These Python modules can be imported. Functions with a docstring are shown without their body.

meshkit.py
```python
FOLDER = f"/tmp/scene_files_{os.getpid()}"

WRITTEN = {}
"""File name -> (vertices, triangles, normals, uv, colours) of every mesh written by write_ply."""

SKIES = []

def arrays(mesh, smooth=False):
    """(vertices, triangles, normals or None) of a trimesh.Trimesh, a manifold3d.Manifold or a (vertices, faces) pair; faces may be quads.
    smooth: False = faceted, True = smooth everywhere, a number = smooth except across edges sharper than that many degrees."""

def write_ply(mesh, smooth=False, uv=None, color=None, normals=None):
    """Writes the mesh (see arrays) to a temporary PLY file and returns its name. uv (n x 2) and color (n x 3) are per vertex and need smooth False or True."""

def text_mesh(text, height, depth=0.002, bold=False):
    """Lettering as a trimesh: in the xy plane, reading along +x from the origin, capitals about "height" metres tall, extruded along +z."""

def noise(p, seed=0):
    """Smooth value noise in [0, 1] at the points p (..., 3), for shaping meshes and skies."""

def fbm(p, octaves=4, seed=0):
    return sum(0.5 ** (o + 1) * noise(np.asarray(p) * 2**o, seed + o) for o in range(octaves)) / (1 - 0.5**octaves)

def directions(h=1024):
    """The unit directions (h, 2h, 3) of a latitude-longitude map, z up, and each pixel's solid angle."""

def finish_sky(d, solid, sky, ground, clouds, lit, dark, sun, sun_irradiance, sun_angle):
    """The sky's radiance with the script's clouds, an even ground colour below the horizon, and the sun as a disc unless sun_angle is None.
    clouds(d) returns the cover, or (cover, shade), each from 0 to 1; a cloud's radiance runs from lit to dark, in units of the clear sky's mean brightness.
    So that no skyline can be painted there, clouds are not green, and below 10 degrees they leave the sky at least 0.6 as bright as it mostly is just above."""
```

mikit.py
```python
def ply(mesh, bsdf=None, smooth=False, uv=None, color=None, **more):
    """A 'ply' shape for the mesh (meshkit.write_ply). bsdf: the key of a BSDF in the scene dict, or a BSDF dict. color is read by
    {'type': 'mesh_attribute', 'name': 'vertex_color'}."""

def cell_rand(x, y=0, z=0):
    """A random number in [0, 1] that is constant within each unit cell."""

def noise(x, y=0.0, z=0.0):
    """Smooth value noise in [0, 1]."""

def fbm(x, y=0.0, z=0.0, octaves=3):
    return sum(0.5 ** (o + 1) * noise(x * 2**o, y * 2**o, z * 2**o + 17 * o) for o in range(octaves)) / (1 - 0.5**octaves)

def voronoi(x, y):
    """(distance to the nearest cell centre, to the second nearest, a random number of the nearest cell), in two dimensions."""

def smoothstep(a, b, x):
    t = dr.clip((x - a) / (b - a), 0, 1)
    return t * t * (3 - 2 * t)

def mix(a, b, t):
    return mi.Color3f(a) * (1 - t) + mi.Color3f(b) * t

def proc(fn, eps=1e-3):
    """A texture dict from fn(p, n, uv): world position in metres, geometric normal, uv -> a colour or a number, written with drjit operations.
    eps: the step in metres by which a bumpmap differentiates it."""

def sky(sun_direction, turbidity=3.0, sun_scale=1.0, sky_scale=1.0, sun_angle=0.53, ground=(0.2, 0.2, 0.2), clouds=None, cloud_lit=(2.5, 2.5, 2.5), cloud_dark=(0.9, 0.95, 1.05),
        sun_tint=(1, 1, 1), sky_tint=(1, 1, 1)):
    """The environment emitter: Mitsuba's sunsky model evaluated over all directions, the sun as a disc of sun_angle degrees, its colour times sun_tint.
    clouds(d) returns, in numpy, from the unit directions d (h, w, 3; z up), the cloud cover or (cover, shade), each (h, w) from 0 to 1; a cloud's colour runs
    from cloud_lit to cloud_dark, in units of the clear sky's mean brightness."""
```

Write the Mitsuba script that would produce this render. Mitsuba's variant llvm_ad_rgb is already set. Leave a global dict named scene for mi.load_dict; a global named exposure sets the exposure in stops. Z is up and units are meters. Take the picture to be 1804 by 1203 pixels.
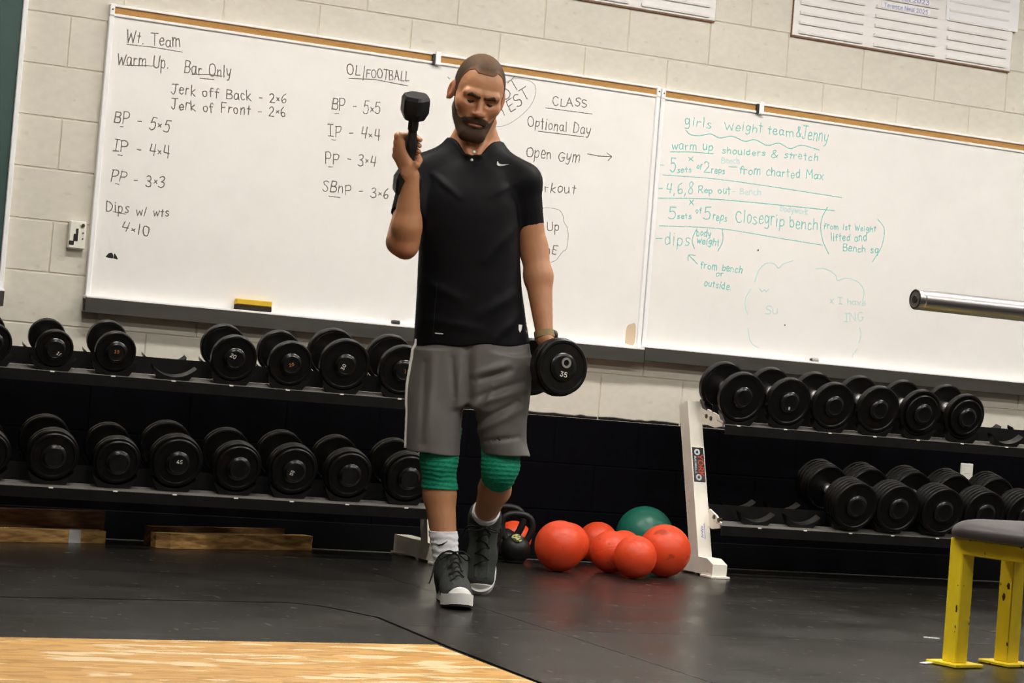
import math
import numpy as np
import trimesh
import manifold3d as m3
import drjit as dr
import mitsuba as mi
import mikit
import meshkit
from mikit import proc, noise, fbm, voronoi, smoothstep, mix, cell_rand
from shapely.geometry import LineString, Polygon, Point, box as sbox
from shapely.ops import unary_union
from shapely import affinity

T = mi.ScalarTransform4f
scene, labels = {}, {}

# ------------------------------------------------------------------ camera, light, exposure
YAW, PITCH, ROLL = 0.404770, 0.0297523, 0.0804394
CAM = np.array([-1.470426, -8.099375, 0.654861])
FOCAL = 3600.0                                   # in pixels of the 1804 x 1203 frame
_c, _s = math.cos(YAW), math.sin(YAW)
FWD = np.array([_s * math.cos(PITCH), _c * math.cos(PITCH), math.sin(PITCH)])
_r0 = np.array([_c, -_s, 0.0])
_u0 = np.cross(_r0, FWD)
UP = -math.sin(ROLL) * _r0 + math.cos(ROLL) * _u0
scene['camera'] = {
    'type': 'perspective', 'fov': math.degrees(2 * math.atan(902.0 / FOCAL)), 'fov_axis': 'x',
    'near_clip': 0.05, 'far_clip': 60.0,
    'to_world': T().look_at(origin=CAM.tolist(), target=(CAM + FWD).tolist(), up=UP.tolist())}
exposure = 1.42
CEIL = 3.40
LAMP = 19.0                                      # radiance of the fluorescent diffusers
LAMP_RGB = (1.0, 0.955, 0.885)
LAMP_SPOTS = [(x, y) for y in (-1.75, -4.3, -6.9) for x in (0.3, 2.7, 5.1)]

# ------------------------------------------------------------------ helpers
def rgb(*c):
    return {'type': 'rgb', 'value': list(c)}

def mat(name, base, rough=0.5, spec=0.5, metal=0.0, two=True, **k):
    d = {'type': 'principled', 'base_color': base if isinstance(base, dict) else rgb(*base),
         'roughness': rough, 'specular': spec, 'metallic': metal, **k}
    scene[name] = {'type': 'twosided', 'bsdf': d} if two else d
    return name

def bump(name, base, rough, spec, fn, scale, eps=1e-3, **k):
    scene[name] = {'type': 'twosided', 'bsdf': {'type': 'bumpmap', 'tex': proc(fn, eps=eps), 'scale': scale,
                   'bsdf': {'type': 'principled', 'base_color': base if isinstance(base, dict) else rgb(*base),
                            'roughness': rough, 'specular': spec, **k}}}
    return name

_used = {}
def key(name):
    """name, or name_001, name_002 ... when it is taken"""
    if name not in _used:
        _used[name] = 0
        return name
    _used[name] += 1
    return '%s_%03d' % (name, _used[name])

def put(name, shape, parent=None, label=None, cat=None, group=None, kind=None, at=None):
    """one entry of scene; shape is a dict of mikit.ply (shared between copies)"""
    k = key(parent + '__' + name if parent else name)
    d = dict(shape)
    if at is not None:
        d['to_world'] = at
    scene[k] = d
    tag(k, label, cat, group, kind)
    return k

def tag(k, label=None, cat=None, group=None, kind=None):
    e = {a: b for a, b in (('label', label), ('category', cat), ('group', group), ('kind', kind)) if b}
    if e:
        labels[k] = {**labels.get(k, {}), **e}

def thing(name, label, cat, group=None):
    k = key(name)
    tag(k, label, cat, group)
    return k

def box(lo, hi, bev=0.0):
    lo, hi = np.array(lo, float), np.array(hi, float)
    if bev <= 0:
        b = trimesh.creation.box(hi - lo)
        b.apply_translation((lo + hi) / 2)
        return b
    s = hi - lo
    bev = min(bev, 0.49 * s.min())
    pts = []
    for sx in (-1, 1):
        for sy in (-1, 1):
            for sz in (-1, 1):
                c = np.array([sx, sy, sz]) * s / 2
                for a in range(3):
                    q = c - np.array([sx, sy, sz]) * bev
                    q[a] = c[a]
                    pts.append(q)
    h = trimesh.convex.convex_hull(np.array(pts))
    h.apply_translation((lo + hi) / 2)
    return h

def cat(*ms):
    return trimesh.util.concatenate(list(ms))

def lathe(profile, n=48, axis='z'):
    """profile of (r, h), revolved"""
    pr = np.array(profile, float)
    m = trimesh.creation.revolve(pr, sections=n)
    if axis == 'y':                                    # h runs along +y
        m.apply_transform(trimesh.transformations.rotation_matrix(-math.pi / 2, [1, 0, 0]))
    if axis == 'x':
        m.apply_transform(trimesh.transformations.rotation_matrix(math.pi / 2, [0, 1, 0]))
    if m.volume < 0:
        m.invert()
    return m

def tube(path, rad, n=12, cap=True):
    """a swept tube with a radius per point"""
    p = np.array(path, float)
    r = np.broadcast_to(np.array(rad, float), (len(p),))
    t = np.gradient(p, axis=0)
    t /= np.linalg.norm(t, axis=1, keepdims=True)
    ref = np.array([0, 0, 1.0]) if abs(t[0, 2]) < 0.9 else np.array([1.0, 0, 0])
    u = np.cross(t[0], ref); u /= np.linalg.norm(u)
    vs = []
    a = np.arange(n) * 2 * math.pi / n
    for i in range(len(p)):
        u = u - t[i] * (u @ t[i]); u /= np.linalg.norm(u)
        w = np.cross(t[i], u)
        vs.append(p[i] + r[i] * (np.cos(a)[:, None] * u + np.sin(a)[:, None] * w))
    v = np.vstack(vs)
    f = []
    for i in range(len(p) - 1):
        for j in range(n):
            k = (j + 1) % n
            f += [[i * n + j, i * n + k, (i + 1) * n + k], [i * n + j, (i + 1) * n + k, (i + 1) * n + j]]
    if cap:
        v = np.vstack([v, p[0], p[-1]])
        c0, c1 = len(v) - 2, len(v) - 1
        for j in range(n):
            k = (j + 1) % n
            f += [[c0, k, j], [c1, (len(p) - 1) * n + j, (len(p) - 1) * n + k]]
    m = trimesh.Trimesh(v, np.array(f), process=False)
    return m

def prism(poly, depth, frame=None):
    """a shapely polygon (x, y) extruded along +z; frame is a 4 x 4 for it"""
    gs = getattr(poly, 'geoms', [poly])
    m = cat(*[trimesh.creation.extrude_polygon(g, depth, engine='earcut') for g in gs])
    if frame is not None:
        m.apply_transform(frame)
    return m

XZ = np.array([[1, 0, 0, 0], [0, 0, -1, 0], [0, 1, 0, 0], [0, 0, 0, 1.0]])    # (x, y, z) -> (x, -z, y): drawing on the wall plane, extruded to the viewer
YZ = np.array([[0, 0, 1, 0], [1, 0, 0, 0], [0, 1, 0, 0], [0, 0, 0, 1.0]])     # polygon in (y, z), extruded along +x

def shift(v):
    m = np.eye(4); m[:3, 3] = v
    return m

def rot(axis, deg):
    return trimesh.transformations.rotation_matrix(math.radians(deg), axis)

def moved(m, M):
    m = m.copy(); m.apply_transform(M)
    return m

def mt(M):
    return T(np.asarray(M, float))

def ply(m, b, smooth=False, **k):
    return mikit.ply(m, b, smooth, **k)

# ------------------------------------------------------------------ materials
def f_cream(p, n, uv):
    a = fbm(p.x * 3.1, p.y * 3, p.z * 3.7, 3)
    b = fbm(p.x * 41, p.y * 9, p.z * 47, 2)
    base = mix((0.60, 0.57, 0.49), (0.67, 0.635, 0.55), a)
    base = base * (0.95 + 0.1 * b)
    spot = smoothstep(0.92, 0.95, noise(p.x * 23 + 7, p.y * 9, p.z * 27 + 3))
    base = mix(base, (0.36, 0.32, 0.24), spot * 0.2)
    # the black dado paint runs a little past the joint
    edge = smoothstep(-0.004, 0.004, p.z - 0.624 - 0.006 * (noise(p.x * 31, 3.0, 0.0) - 0.5))
    return mix((0.0024, 0.0022, 0.0034), base, edge)
def f_blockbump(p, n, uv):
    return fbm(p.x * 60, p.y * 60, p.z * 60, 3)
bump('paint_cream', proc(f_cream), 0.55, 0.35, f_blockbump, 0.0012)
bump('paint_dado', (0.0024, 0.0022, 0.0034), 0.8, 0.03, f_blockbump, 0.0012)
mat('mortar_cream', (0.57, 0.53, 0.43), 0.8, 0.2)
mat('mortar_dado', (0.0022, 0.0021, 0.0032), 0.8, 0.03)
mat('ceiling_white', (0.72, 0.71, 0.68), 0.9, 0.2)
mat('wall_plain', (0.30, 0.28, 0.24), 0.8, 0.2)
mat('wall_dark', (0.055, 0.052, 0.05), 0.8, 0.2)

def f_rubber(p, n, uv):
    a = fbm(p.x * 2.3, p.y * 2.3, 0.0, 3)
    b = noise(p.x * 190, p.y * 190, 1.0)
    c = smoothstep(0.66, 0.8, fbm(p.x * 3 + 11, p.y * 14 + 5, 2.0, 4))
    base = mix((0.0048, 0.0048, 0.0046), (0.0118, 0.0102, 0.0085), a)
    base = mix(base, (0.020, 0.019, 0.017), c * 0.5)
    base = mix(base, (0.04, 0.04, 0.038), smoothstep(0.93, 0.97, b) * 0.3)
    d = smoothstep(0.93, 0.95, noise(p.x * 34 + 3, p.y * 34, 7.0))
    return mix(base, (0.2, 0.19, 0.16), d * 0.2)
def f_rubber_rough(p, n, uv):
    a = fbm(p.x * 4, p.y * 4, 4.0, 3)
    return 0.20 + 0.2 * a
def f_rubber_bump(p, n, uv):
    return fbm(p.x * 45, p.y * 45, 0.0, 2)
scene['rubber_mat'] = {'type': 'twosided', 'bsdf': {'type': 'bumpmap', 'tex': proc(f_rubber_bump, eps=2e-3), 'scale': 0.0011,
    'bsdf': {'type': 'principled', 'base_color': proc(f_rubber), 'roughness': proc(f_rubber_rough), 'specular': 0.36}}}
def f_conc(p, n, uv):
    return mix((0.05, 0.05, 0.047), (0.10, 0.098, 0.09), fbm(p.x * 7, p.y * 7, 0.0, 3))
mat('concrete', proc(f_conc), 0.7, 0.3)
mat('vinyl_base', (0.003, 0.003, 0.004), 0.6, 0.08)

def f_osb(p, n, uv):
    # long pale strands in a yellow-brown plywood face
    g = fbm(p.x * 7.0, p.y * 30, 1.0, 4)
    h = fbm(p.x * 8.0 + 9, p.y * 26 + 4, 5.0, 4)
    q = noise(p.x * 22, p.y * 70, 9.0)
    base = mix((0.43, 0.225, 0.055), (0.62, 0.36, 0.12), g)
    base = mix(base, (0.26, 0.12, 0.03), smoothstep(0.55, 0.75, q) * 0.35)
    return mix(base, (0.70, 0.55, 0.33), smoothstep(0.57, 0.68, h) * 0.85)
def f_osb_bump(p, n, uv):
    return fbm(p.x * 6, p.y * 70, 2.0, 3)
bump('plywood', proc(f_osb), 0.38, 0.5, f_osb_bump, 0.0015)
mat('plywood_edge', (0.30, 0.17, 0.06), 0.7, 0.3)

def f_timber(p, n, uv):
    g = fbm(p.x * 4 + p.y * 3, p.y * 60, p.z * 80, 3)
    return mix((0.27, 0.135, 0.040), (0.52, 0.31, 0.11), smoothstep(0.3, 0.7, g))
mat('timber', proc(f_timber), 0.65, 0.3)
def f_timber2(p, n, uv):
    g = fbm(p.x * 4 + p.y * 3, p.y * 60, p.z * 80, 3)
    return mix((0.11, 0.050, 0.022), (0.20, 0.105, 0.045), smoothstep(0.3, 0.7, g))
mat('timber_dark', proc(f_timber2), 0.65, 0.3)
mat('tape_grey', (0.42, 0.42, 0.40), 0.5, 0.4)

def f_board(p, n, uv):
    a = fbm(p.x * 1.7, 0.0, p.z * 1.9, 3)
    s = smoothstep(0.62, 0.80, fbm(p.x * 6 + 3, 1.0, p.z * 5, 3))
    base = mix((0.80, 0.785, 0.76), (0.85, 0.835, 0.81), a)
    return mix(base, (0.70, 0.685, 0.64), s * 0.12)
mat('board_white', proc(f_board), 0.32, 0.35)
mat('aluminium_white', (0.86, 0.86, 0.87), 0.4, 0.4)
def f_cork(p, n, uv):
    a = fbm(p.x * 8, 0.0, p.z * 90, 3)
    s = noise(p.x * 300, 1.0, p.z * 300)
    c = mix((0.40, 0.20, 0.06), (0.52, 0.30, 0.11), a)
    return c * (0.85 + 0.25 * s)
mat('cork', proc(f_cork), 0.8, 0.2)
def f_tray(p, n, uv):
    a = fbm(p.x * 5, p.y * 9, p.z * 30, 3)
    return mix((0.030, 0.029, 0.025), (0.058, 0.054, 0.046), a)
mat('tray_grey', proc(f_tray), 0.5, 0.4)
mat('black_plastic', (0.012, 0.012, 0.013), 0.4, 0.4)
mat('ink_black', (0.13, 0.112, 0.095), 0.7, 0.2)
mat('ink_faint', (0.42, 0.40, 0.38), 0.7, 0.2)
mat('ink_teal', (0.20, 0.53, 0.50), 0.7, 0.2)
mat('ink_teal_faint', (0.50, 0.71, 0.69), 0.7, 0.2)
mat('ink_blue', (0.25, 0.25, 0.55), 0.7, 0.2)
def f_green(p, n, uv):
    a = fbm(p.x * 4, 0.0, p.z * 3, 4)
    return mix((0.026, 0.062, 0.055), (0.048, 0.095, 0.086), a)
mat('chalk_green', proc(f_green), 0.55, 0.35)
mat('yellow_felt', (0.70, 0.45, 0.035), 0.7, 0.3)
mat('dark_felt', (0.03, 0.022, 0.015), 0.9, 0.2)
mat('record_white', (0.78, 0.76, 0.75), 0.45, 0.4)
mat('record_edge', (0.20, 0.10, 0.05), 0.6, 0.3)
mat('slot_shade', (0.70, 0.68, 0.67), 0.5, 0.3)
mat('paper', (0.84, 0.84, 0.86), 0.6, 0.3)
mat('plate_white', (0.74, 0.73, 0.66), 0.4, 0.4)

def f_rackcream(p, n, uv):
    a = fbm(p.x * 17, p.y * 17, p.z * 5, 3)
    b = smoothstep(0.72, 0.84, fbm(p.x * 30, p.y * 30, p.z * 40 + 4, 3))
    base = mix((0.72, 0.69, 0.60), (0.82, 0.79, 0.71), a)
    return mix(base, (0.30, 0.25, 0.18), b * 0.6)
mat('rack_cream', proc(f_rackcream), 0.35, 0.45)
def f_rackblack(p, n, uv):
    a = fbm(p.x * 20, p.y * 20, p.z * 20, 3)
    return mix((0.004, 0.004, 0.0045), (0.009, 0.0085, 0.0085), a)
mat('rack_black', proc(f_rackblack), 0.45, 0.12)
mat('rail_grey', (0.11, 0.105, 0.095), 0.42, 0.5)
mat('saddle_black', (0.006, 0.0055, 0.006), 0.33, 0.4)
mat('bolt_brown', (0.06, 0.045, 0.02), 0.4, 0.5, 0.6)
mat('sticker_black', (0.015, 0.015, 0.015), 0.4, 0.4)
mat('sticker_red', (0.65, 0.06, 0.02), 0.5, 0.3)
mat('sticker_silver', (0.50, 0.54, 0.60), 0.5, 0.3)
def f_iron(p, n, uv):
    a = fbm(p.x * 55, p.y * 55, p.z * 55, 3)
    b = smoothstep(0.6, 0.78, fbm(p.x * 23 + 5, p.y * 23, p.z * 23, 3))
    base = mix((0.0026, 0.0024, 0.0027), (0.0055, 0.0048, 0.0046), a)
    return mix(base, (0.018, 0.009, 0.007), b * 0.35)
mat('iron_black', proc(f_iron), 0.36, 0.24)
mat('iron_cap', (0.003, 0.003, 0.0036), 0.25, 0.5)
mat('chrome', (0.86, 0.86, 0.85), 0.38, 0.5, 1.0)
mat('paint_number', (0.62, 0.60, 0.52), 0.6, 0.3)
mat('paint_orange', (0.42, 0.16, 0.05), 0.6, 0.3)
mat('ring_grey', (0.30, 0.295, 0.28), 0.35, 0.5, 0.4)

def f_ball(p, n, uv):
    a = fbm(p.x * 9, p.y * 9, p.z * 9, 3)
    b = smoothstep(0.70, 0.80, fbm(p.x * 22 + 2, p.y * 22, p.z * 22, 3))
    base = mix((0.60, 0.046, 0.011), (0.74, 0.074, 0.020), a)
    return mix(base, (0.16, 0.02, 0.01), b * 0.5)
mat('ball_red', proc(f_ball), 0.42, 0.4)
mat('ball_green', (0.010, 0.125, 0.085), 0.36, 0.45)
mat('ball_mark', (0.10, 0.012, 0.008), 0.6, 0.3)
mat('kettle_black', (0.006, 0.006, 0.0065), 0.42, 0.35)
def f_klabel(p, n, uv):
    a = noise(p.x * 130, p.y * 130, p.z * 130)
    return mix((0.025, 0.03, 0.02), (0.40, 0.40, 0.13), smoothstep(0.5, 0.62, a))
mat('kettle_label', proc(f_klabel), 0.6, 0.3)

def f_yellow(p, n, uv):
    a = fbm(p.x * 8, p.y * 8, p.z * 8, 3)
    chip = smoothstep(0.715, 0.735, fbm(p.x * 60 + 1, p.y * 60, p.z * 30, 3))
    base = mix((0.84, 0.63, 0.012), (0.90, 0.70, 0.03), a)
    return mix(base, (0.05, 0.03, 0.012), chip)
mat('yellow_steel', proc(f_yellow), 0.38, 0.45)
mat('pad_vinyl', (0.050, 0.044, 0.046), 0.42, 0.6)
def f_steel(p, n, uv):
    a = fbm(p.x * 3, p.y * 60, p.z * 60, 3)
    return mix((0.50, 0.47, 0.47), (0.68, 0.66, 0.66), a)
mat('bar_steel', proc(f_steel), 0.34, 0.5, 1.0)
mat('bar_cap', (0.035, 0.032, 0.026), 0.4, 0.5, 0.5)

# ------------------------------------------------------------------ the room
XL, XR, YF = -4.2, 7.2, -9.6
scene_floor = put('floor', ply(box((XL, YF, -0.05), (XR, 0.06, -0.012)), 'concrete'), kind='structure', label='dark gym floor under rubber mats')
put('ceiling', ply(box((XL, YF, CEIL), (XR, 0.06, CEIL + 0.08)), 'ceiling_white'), kind='structure')
put('wall_left', ply(box((XL - 0.1, YF, -0.05), (XL, 0.06, CEIL)), 'wall_plain'), kind='structure')
put('wall_right', ply(box((XR, YF, -0.05), (XR + 0.1, 0.06, CEIL)), 'wall_plain'), kind='structure')
put('wall_front', ply(box((XL, YF - 0.1, -0.05), (XR, YF, CEIL)), 'wall_dark'), kind='structure')
# back wall: mortar bed with single blocks in running bond, 0.4064 x 0.2032
back = put('wall_back', ply(box((XL, 0.0025, -0.05), (XR, 0.1, CEIL)), 'mortar_cream'), kind='structure',
           label='cream painted concrete block wall with a black painted lower part')
put('dado_mortar', ply(box((XL, 0.0018, -0.012), (XR, 0.0045, 0.6096)), 'mortar_dado'), back, label='black painted joints')
C8 = 0.2032
def block_mesh(w, h):
    b = box((-w / 2, 0.0, -h / 2), (w / 2, 0.03, h / 2), 0.0025)
    return b
full = block_mesh(2 * C8 - 0.005, C8 - 0.005)
b_cream, b_dado = ply(full, 'paint_cream'), ply(full, 'paint_dado')
rng = np.random.default_rng(5)
nb = 0
for row in range(0, 15):                        # row 0 stands on the floor
    z = (row + 0.5) * C8
    off = 0.0 if row % 2 else C8                # the joint columns measured on the wall
    for k in range(-3, 14):
        x = off + 2 * C8 * k + C8 - (2 * C8 if off else 0)
        if x < -1.15 or x > 5.35:
            continue
        if row > 13 and (x < 1.0):
            continue
        put('block', b_dado if row < 3 else b_cream, back, at=mt(shift((x, -0.0005 + rng.uniform(-0.0008, 0.0008), z)) @ rot([0, 0, 1], rng.uniform(-0.06, 0.06))))
        nb += 1
far = cat(box((XL, 0.0, 0.61), (-1.0, 0.006, CEIL)), box((5.3, 0.0, 0.61), (XR, 0.006, CEIL)), box((-1.2, 0.0, 15 * C8), (5.4, 0.006, CEIL)))
put('plain_face', ply(far, 'paint_cream'), back)
put('plain_dado', ply(cat(box((XL, 0.0, 0), (-1.0, 0.006, 0.61)), box((5.3, 0.0, 0), (XR, 0.006, 0.61))), 'paint_dado'), back)
put('baseboard_back', ply(box((XL, -0.008, -0.012), (XR, 0.0, 0.10), 0.003), 'vinyl_base'), kind='structure', label='black vinyl base strip along the block wall')

# rubber mats: an even field of mats with thin seams; one row by the platform has a clipped corner
def mat_piece(poly, name='mat', z=(-0.012, 0.0)):
    poly = poly.buffer(-0.0015, join_style=2)
    m = prism(poly, z[1] - z[0], shift((0, 0, z[0])))
    return m
PLAT = [(-1.90, -3.355), (0.532, -3.092), (0.545, -5.53), (-1.95, -5.53)]
PLAT = [(-1.95, -3.300), (0.532, -3.092), (0.548, -5.53), (-1.95, -5.53)]
INNER = [(-1.95, -2.50), (-0.472, -2.296), (0.409, -2.175), (0.49, -2.235), (0.53, -2.33), (0.585, -2.48), (0.565, -3.09), (0.558, -5.56), (0.548, -5.53), (0.532, -3.092), (-1.95, -3.300)]
hole = unary_union([Polygon(PLAT), Polygon(INNER)]).buffer(0.004, join_style=2)
inner = Polygon(INNER).buffer(-0.008, join_style=2)
put('mat', ply(mat_piece(inner), 'rubber_mat'), scene_floor)
ys = [-0.21, -1.43, -2.65, -3.87, -5.09, -6.3, -7.5, -8.7, YF]
xs = [XL, -2.6, -0.77, 1.06, 2.89, 4.72, XR]
for a in range(len(ys) - 1):
    for b in range(len(xs) - 1):
        piece = sbox(xs[b], ys[a + 1], xs[b + 1], ys[a]).difference(hole)
        for g in getattr(piece, 'geoms', [piece]):
            if g.area > 0.01:
                put('mat', ply(mat_piece(g), 'rubber_mat'), scene_floor)
pl = thing('lifting_platform', 'yellow plywood lifting platform set into the black rubber mats', 'platform')
pp = Polygon(PLAT).buffer(-0.004, join_style=2)
put('deck', ply(prism(pp, 0.018, shift((0, 0, -0.012))), 'plywood'), pl)

# ceiling lamps (above the frame)
scene['lamp_emit'] = {'type': 'diffuse', 'reflectance': rgb(0.7, 0.7, 0.7)}
for i, (x, y) in enumerate(LAMP_SPOTS):
    k = thing('ceiling_light', 'fluorescent ceiling light, %s from the left in the %s' % (('first', 'second', 'third')[i % 3], ('row nearest the block wall', 'middle row', 'row furthest from the block wall')[i // 3]), 'ceiling light', 'fluorescent lights in the ceiling')
    frame = cat(box((x - 0.64, y - 0.17, CEIL - 0.07), (x - 0.60, y + 0.17, CEIL - 0.002)), box((x + 0.60, y - 0.17, CEIL - 0.07), (x + 0.64, y + 0.17, CEIL - 0.002)),
                box((x - 0.60, y - 0.17, CEIL - 0.07), (x + 0.60, y - 0.15, CEIL - 0.002)), box((x - 0.60, y + 0.15, CEIL - 0.07), (x + 0.60, y + 0.17, CEIL - 0.002)))
    put('frame', ply(frame, 'aluminium_white'), k)
    d = ply(box((x - 0.60, y - 0.15, CEIL - 0.062), (x + 0.60, y + 0.15, CEIL - 0.05)), 'lamp_emit')
    d['emitter'] = {'type': 'area', 'radiance': rgb(*[LAMP * c for c in LAMP_RGB])}
    put('diffuser', d, k)

# ------------------------------------------------------------------ boards on the wall
def board(name, label, x0, x1, z0, z1, face, tackstrip=True, tray='tray_grey'):
    """a framed board with a cork strip along the top and a tray below; front face at y = -0.022"""
    k = thing(name, label, 'chalkboard' if 'green' in face else 'whiteboard')
    ztray = z0 + 0.062
    put('panel', ply(box((x0 + 0.004, -0.020, ztray - 0.01), (x1 - 0.004, -0.001, z1 - 0.045)), face), k)
    e = [box((x0, -0.030, ztray - 0.006), (x0 + 0.020, -0.001, z1 - 0.046), 0.003), box((x1 - 0.020, -0.030, ztray - 0.006), (x1, -0.001, z1 - 0.046), 0.003)]
    for m in e:
        put('side_frame', ply(m, 'aluminium_white'), k)
    if tackstrip:
        rail = put('top_rail', ply(cat(box((x0, -0.028, z1 - 0.010), (x1, -0.001, z1), 0.002), box((x0, -0.028, z1 - 0.048), (x1, -0.001, z1 - 0.037), 0.002)), 'aluminium_white'), k)
        put('cork_strip', ply(box((x0 + 0.012, -0.020, z1 - 0.038), (x1 - 0.012, -0.001, z1 - 0.009)), 'cork'), rail, label='brown cork tack strip')
        for xe in (x0, x1 - 0.020):
            put('end_cap', ply(cat(box((xe, -0.032, z1 - 0.047), (xe + 0.020, -0.001, z1 + 0.001), 0.003)), 'aluminium_white'), rail)
            put('screw', ply(moved(trimesh.creation.cylinder(0.0032, 0.003, sections=12), shift((xe + 0.010, -0.033, z1 - 0.022)) @ rot([1, 0, 0], 90)), 'bolt_brown'), rail)
    tr = put('tray', ply(cat(box((x0 - 0.004, -0.072, z0), (x1 - 0.002, -0.066, ztray - 0.004)), box((x0 - 0.004, -0.07, z0), (x1 - 0.002, 0.0, z0 + 0.006))), tray), k, label='dark grey tray front')
    put('tray_lip', ply(box((x0 - 0.004, -0.073, ztray - 0.006), (x1 - 0.002, -0.0005, ztray + 0.004), 0.002), 'aluminium_white'), tr, label='pale upper lip')
    return k

WB1, WB2 = 0.146, 2.607
bl = board('whiteboard', 'long whiteboard with black handwriting, left of the two whiteboards, behind the man', WB1, WB2, 0.875, 2.102, 'board_white')
br = board('whiteboard', 'long whiteboard with turquoise handwriting, right of the two whiteboards', WB2 + 0.005, 5.06, 0.886, 2.098, 'board_white')
bg = board('chalkboard', 'green chalkboard with white frame at the left edge of the photo', -2.62, -0.172, 0.868, 2.120, 'chalk_green')

# map hooks on the cork strips
for x, z in ((1.543, 2.102), (3.12, 2.098)):
    b = bl if x < 2.6 else br
    hk = put('map_hook', ply(cat(box((x - 0.012, -0.036, z - 0.052), (x + 0.012, -0.026, z + 0.006), 0.002), box((x - 0.012, -0.044, z - 0.052), (x + 0.012, -0.034, z - 0.044), 0.002)), 'aluminium_white'), b)
    put('shadow_strip', ply(box((x - 0.024, -0.032, z - 0.050), (x - 0.012, -0.020, z - 0.006)), 'black_plastic'), hk)  # dark shadow left of the hook, built as a black strip

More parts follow.
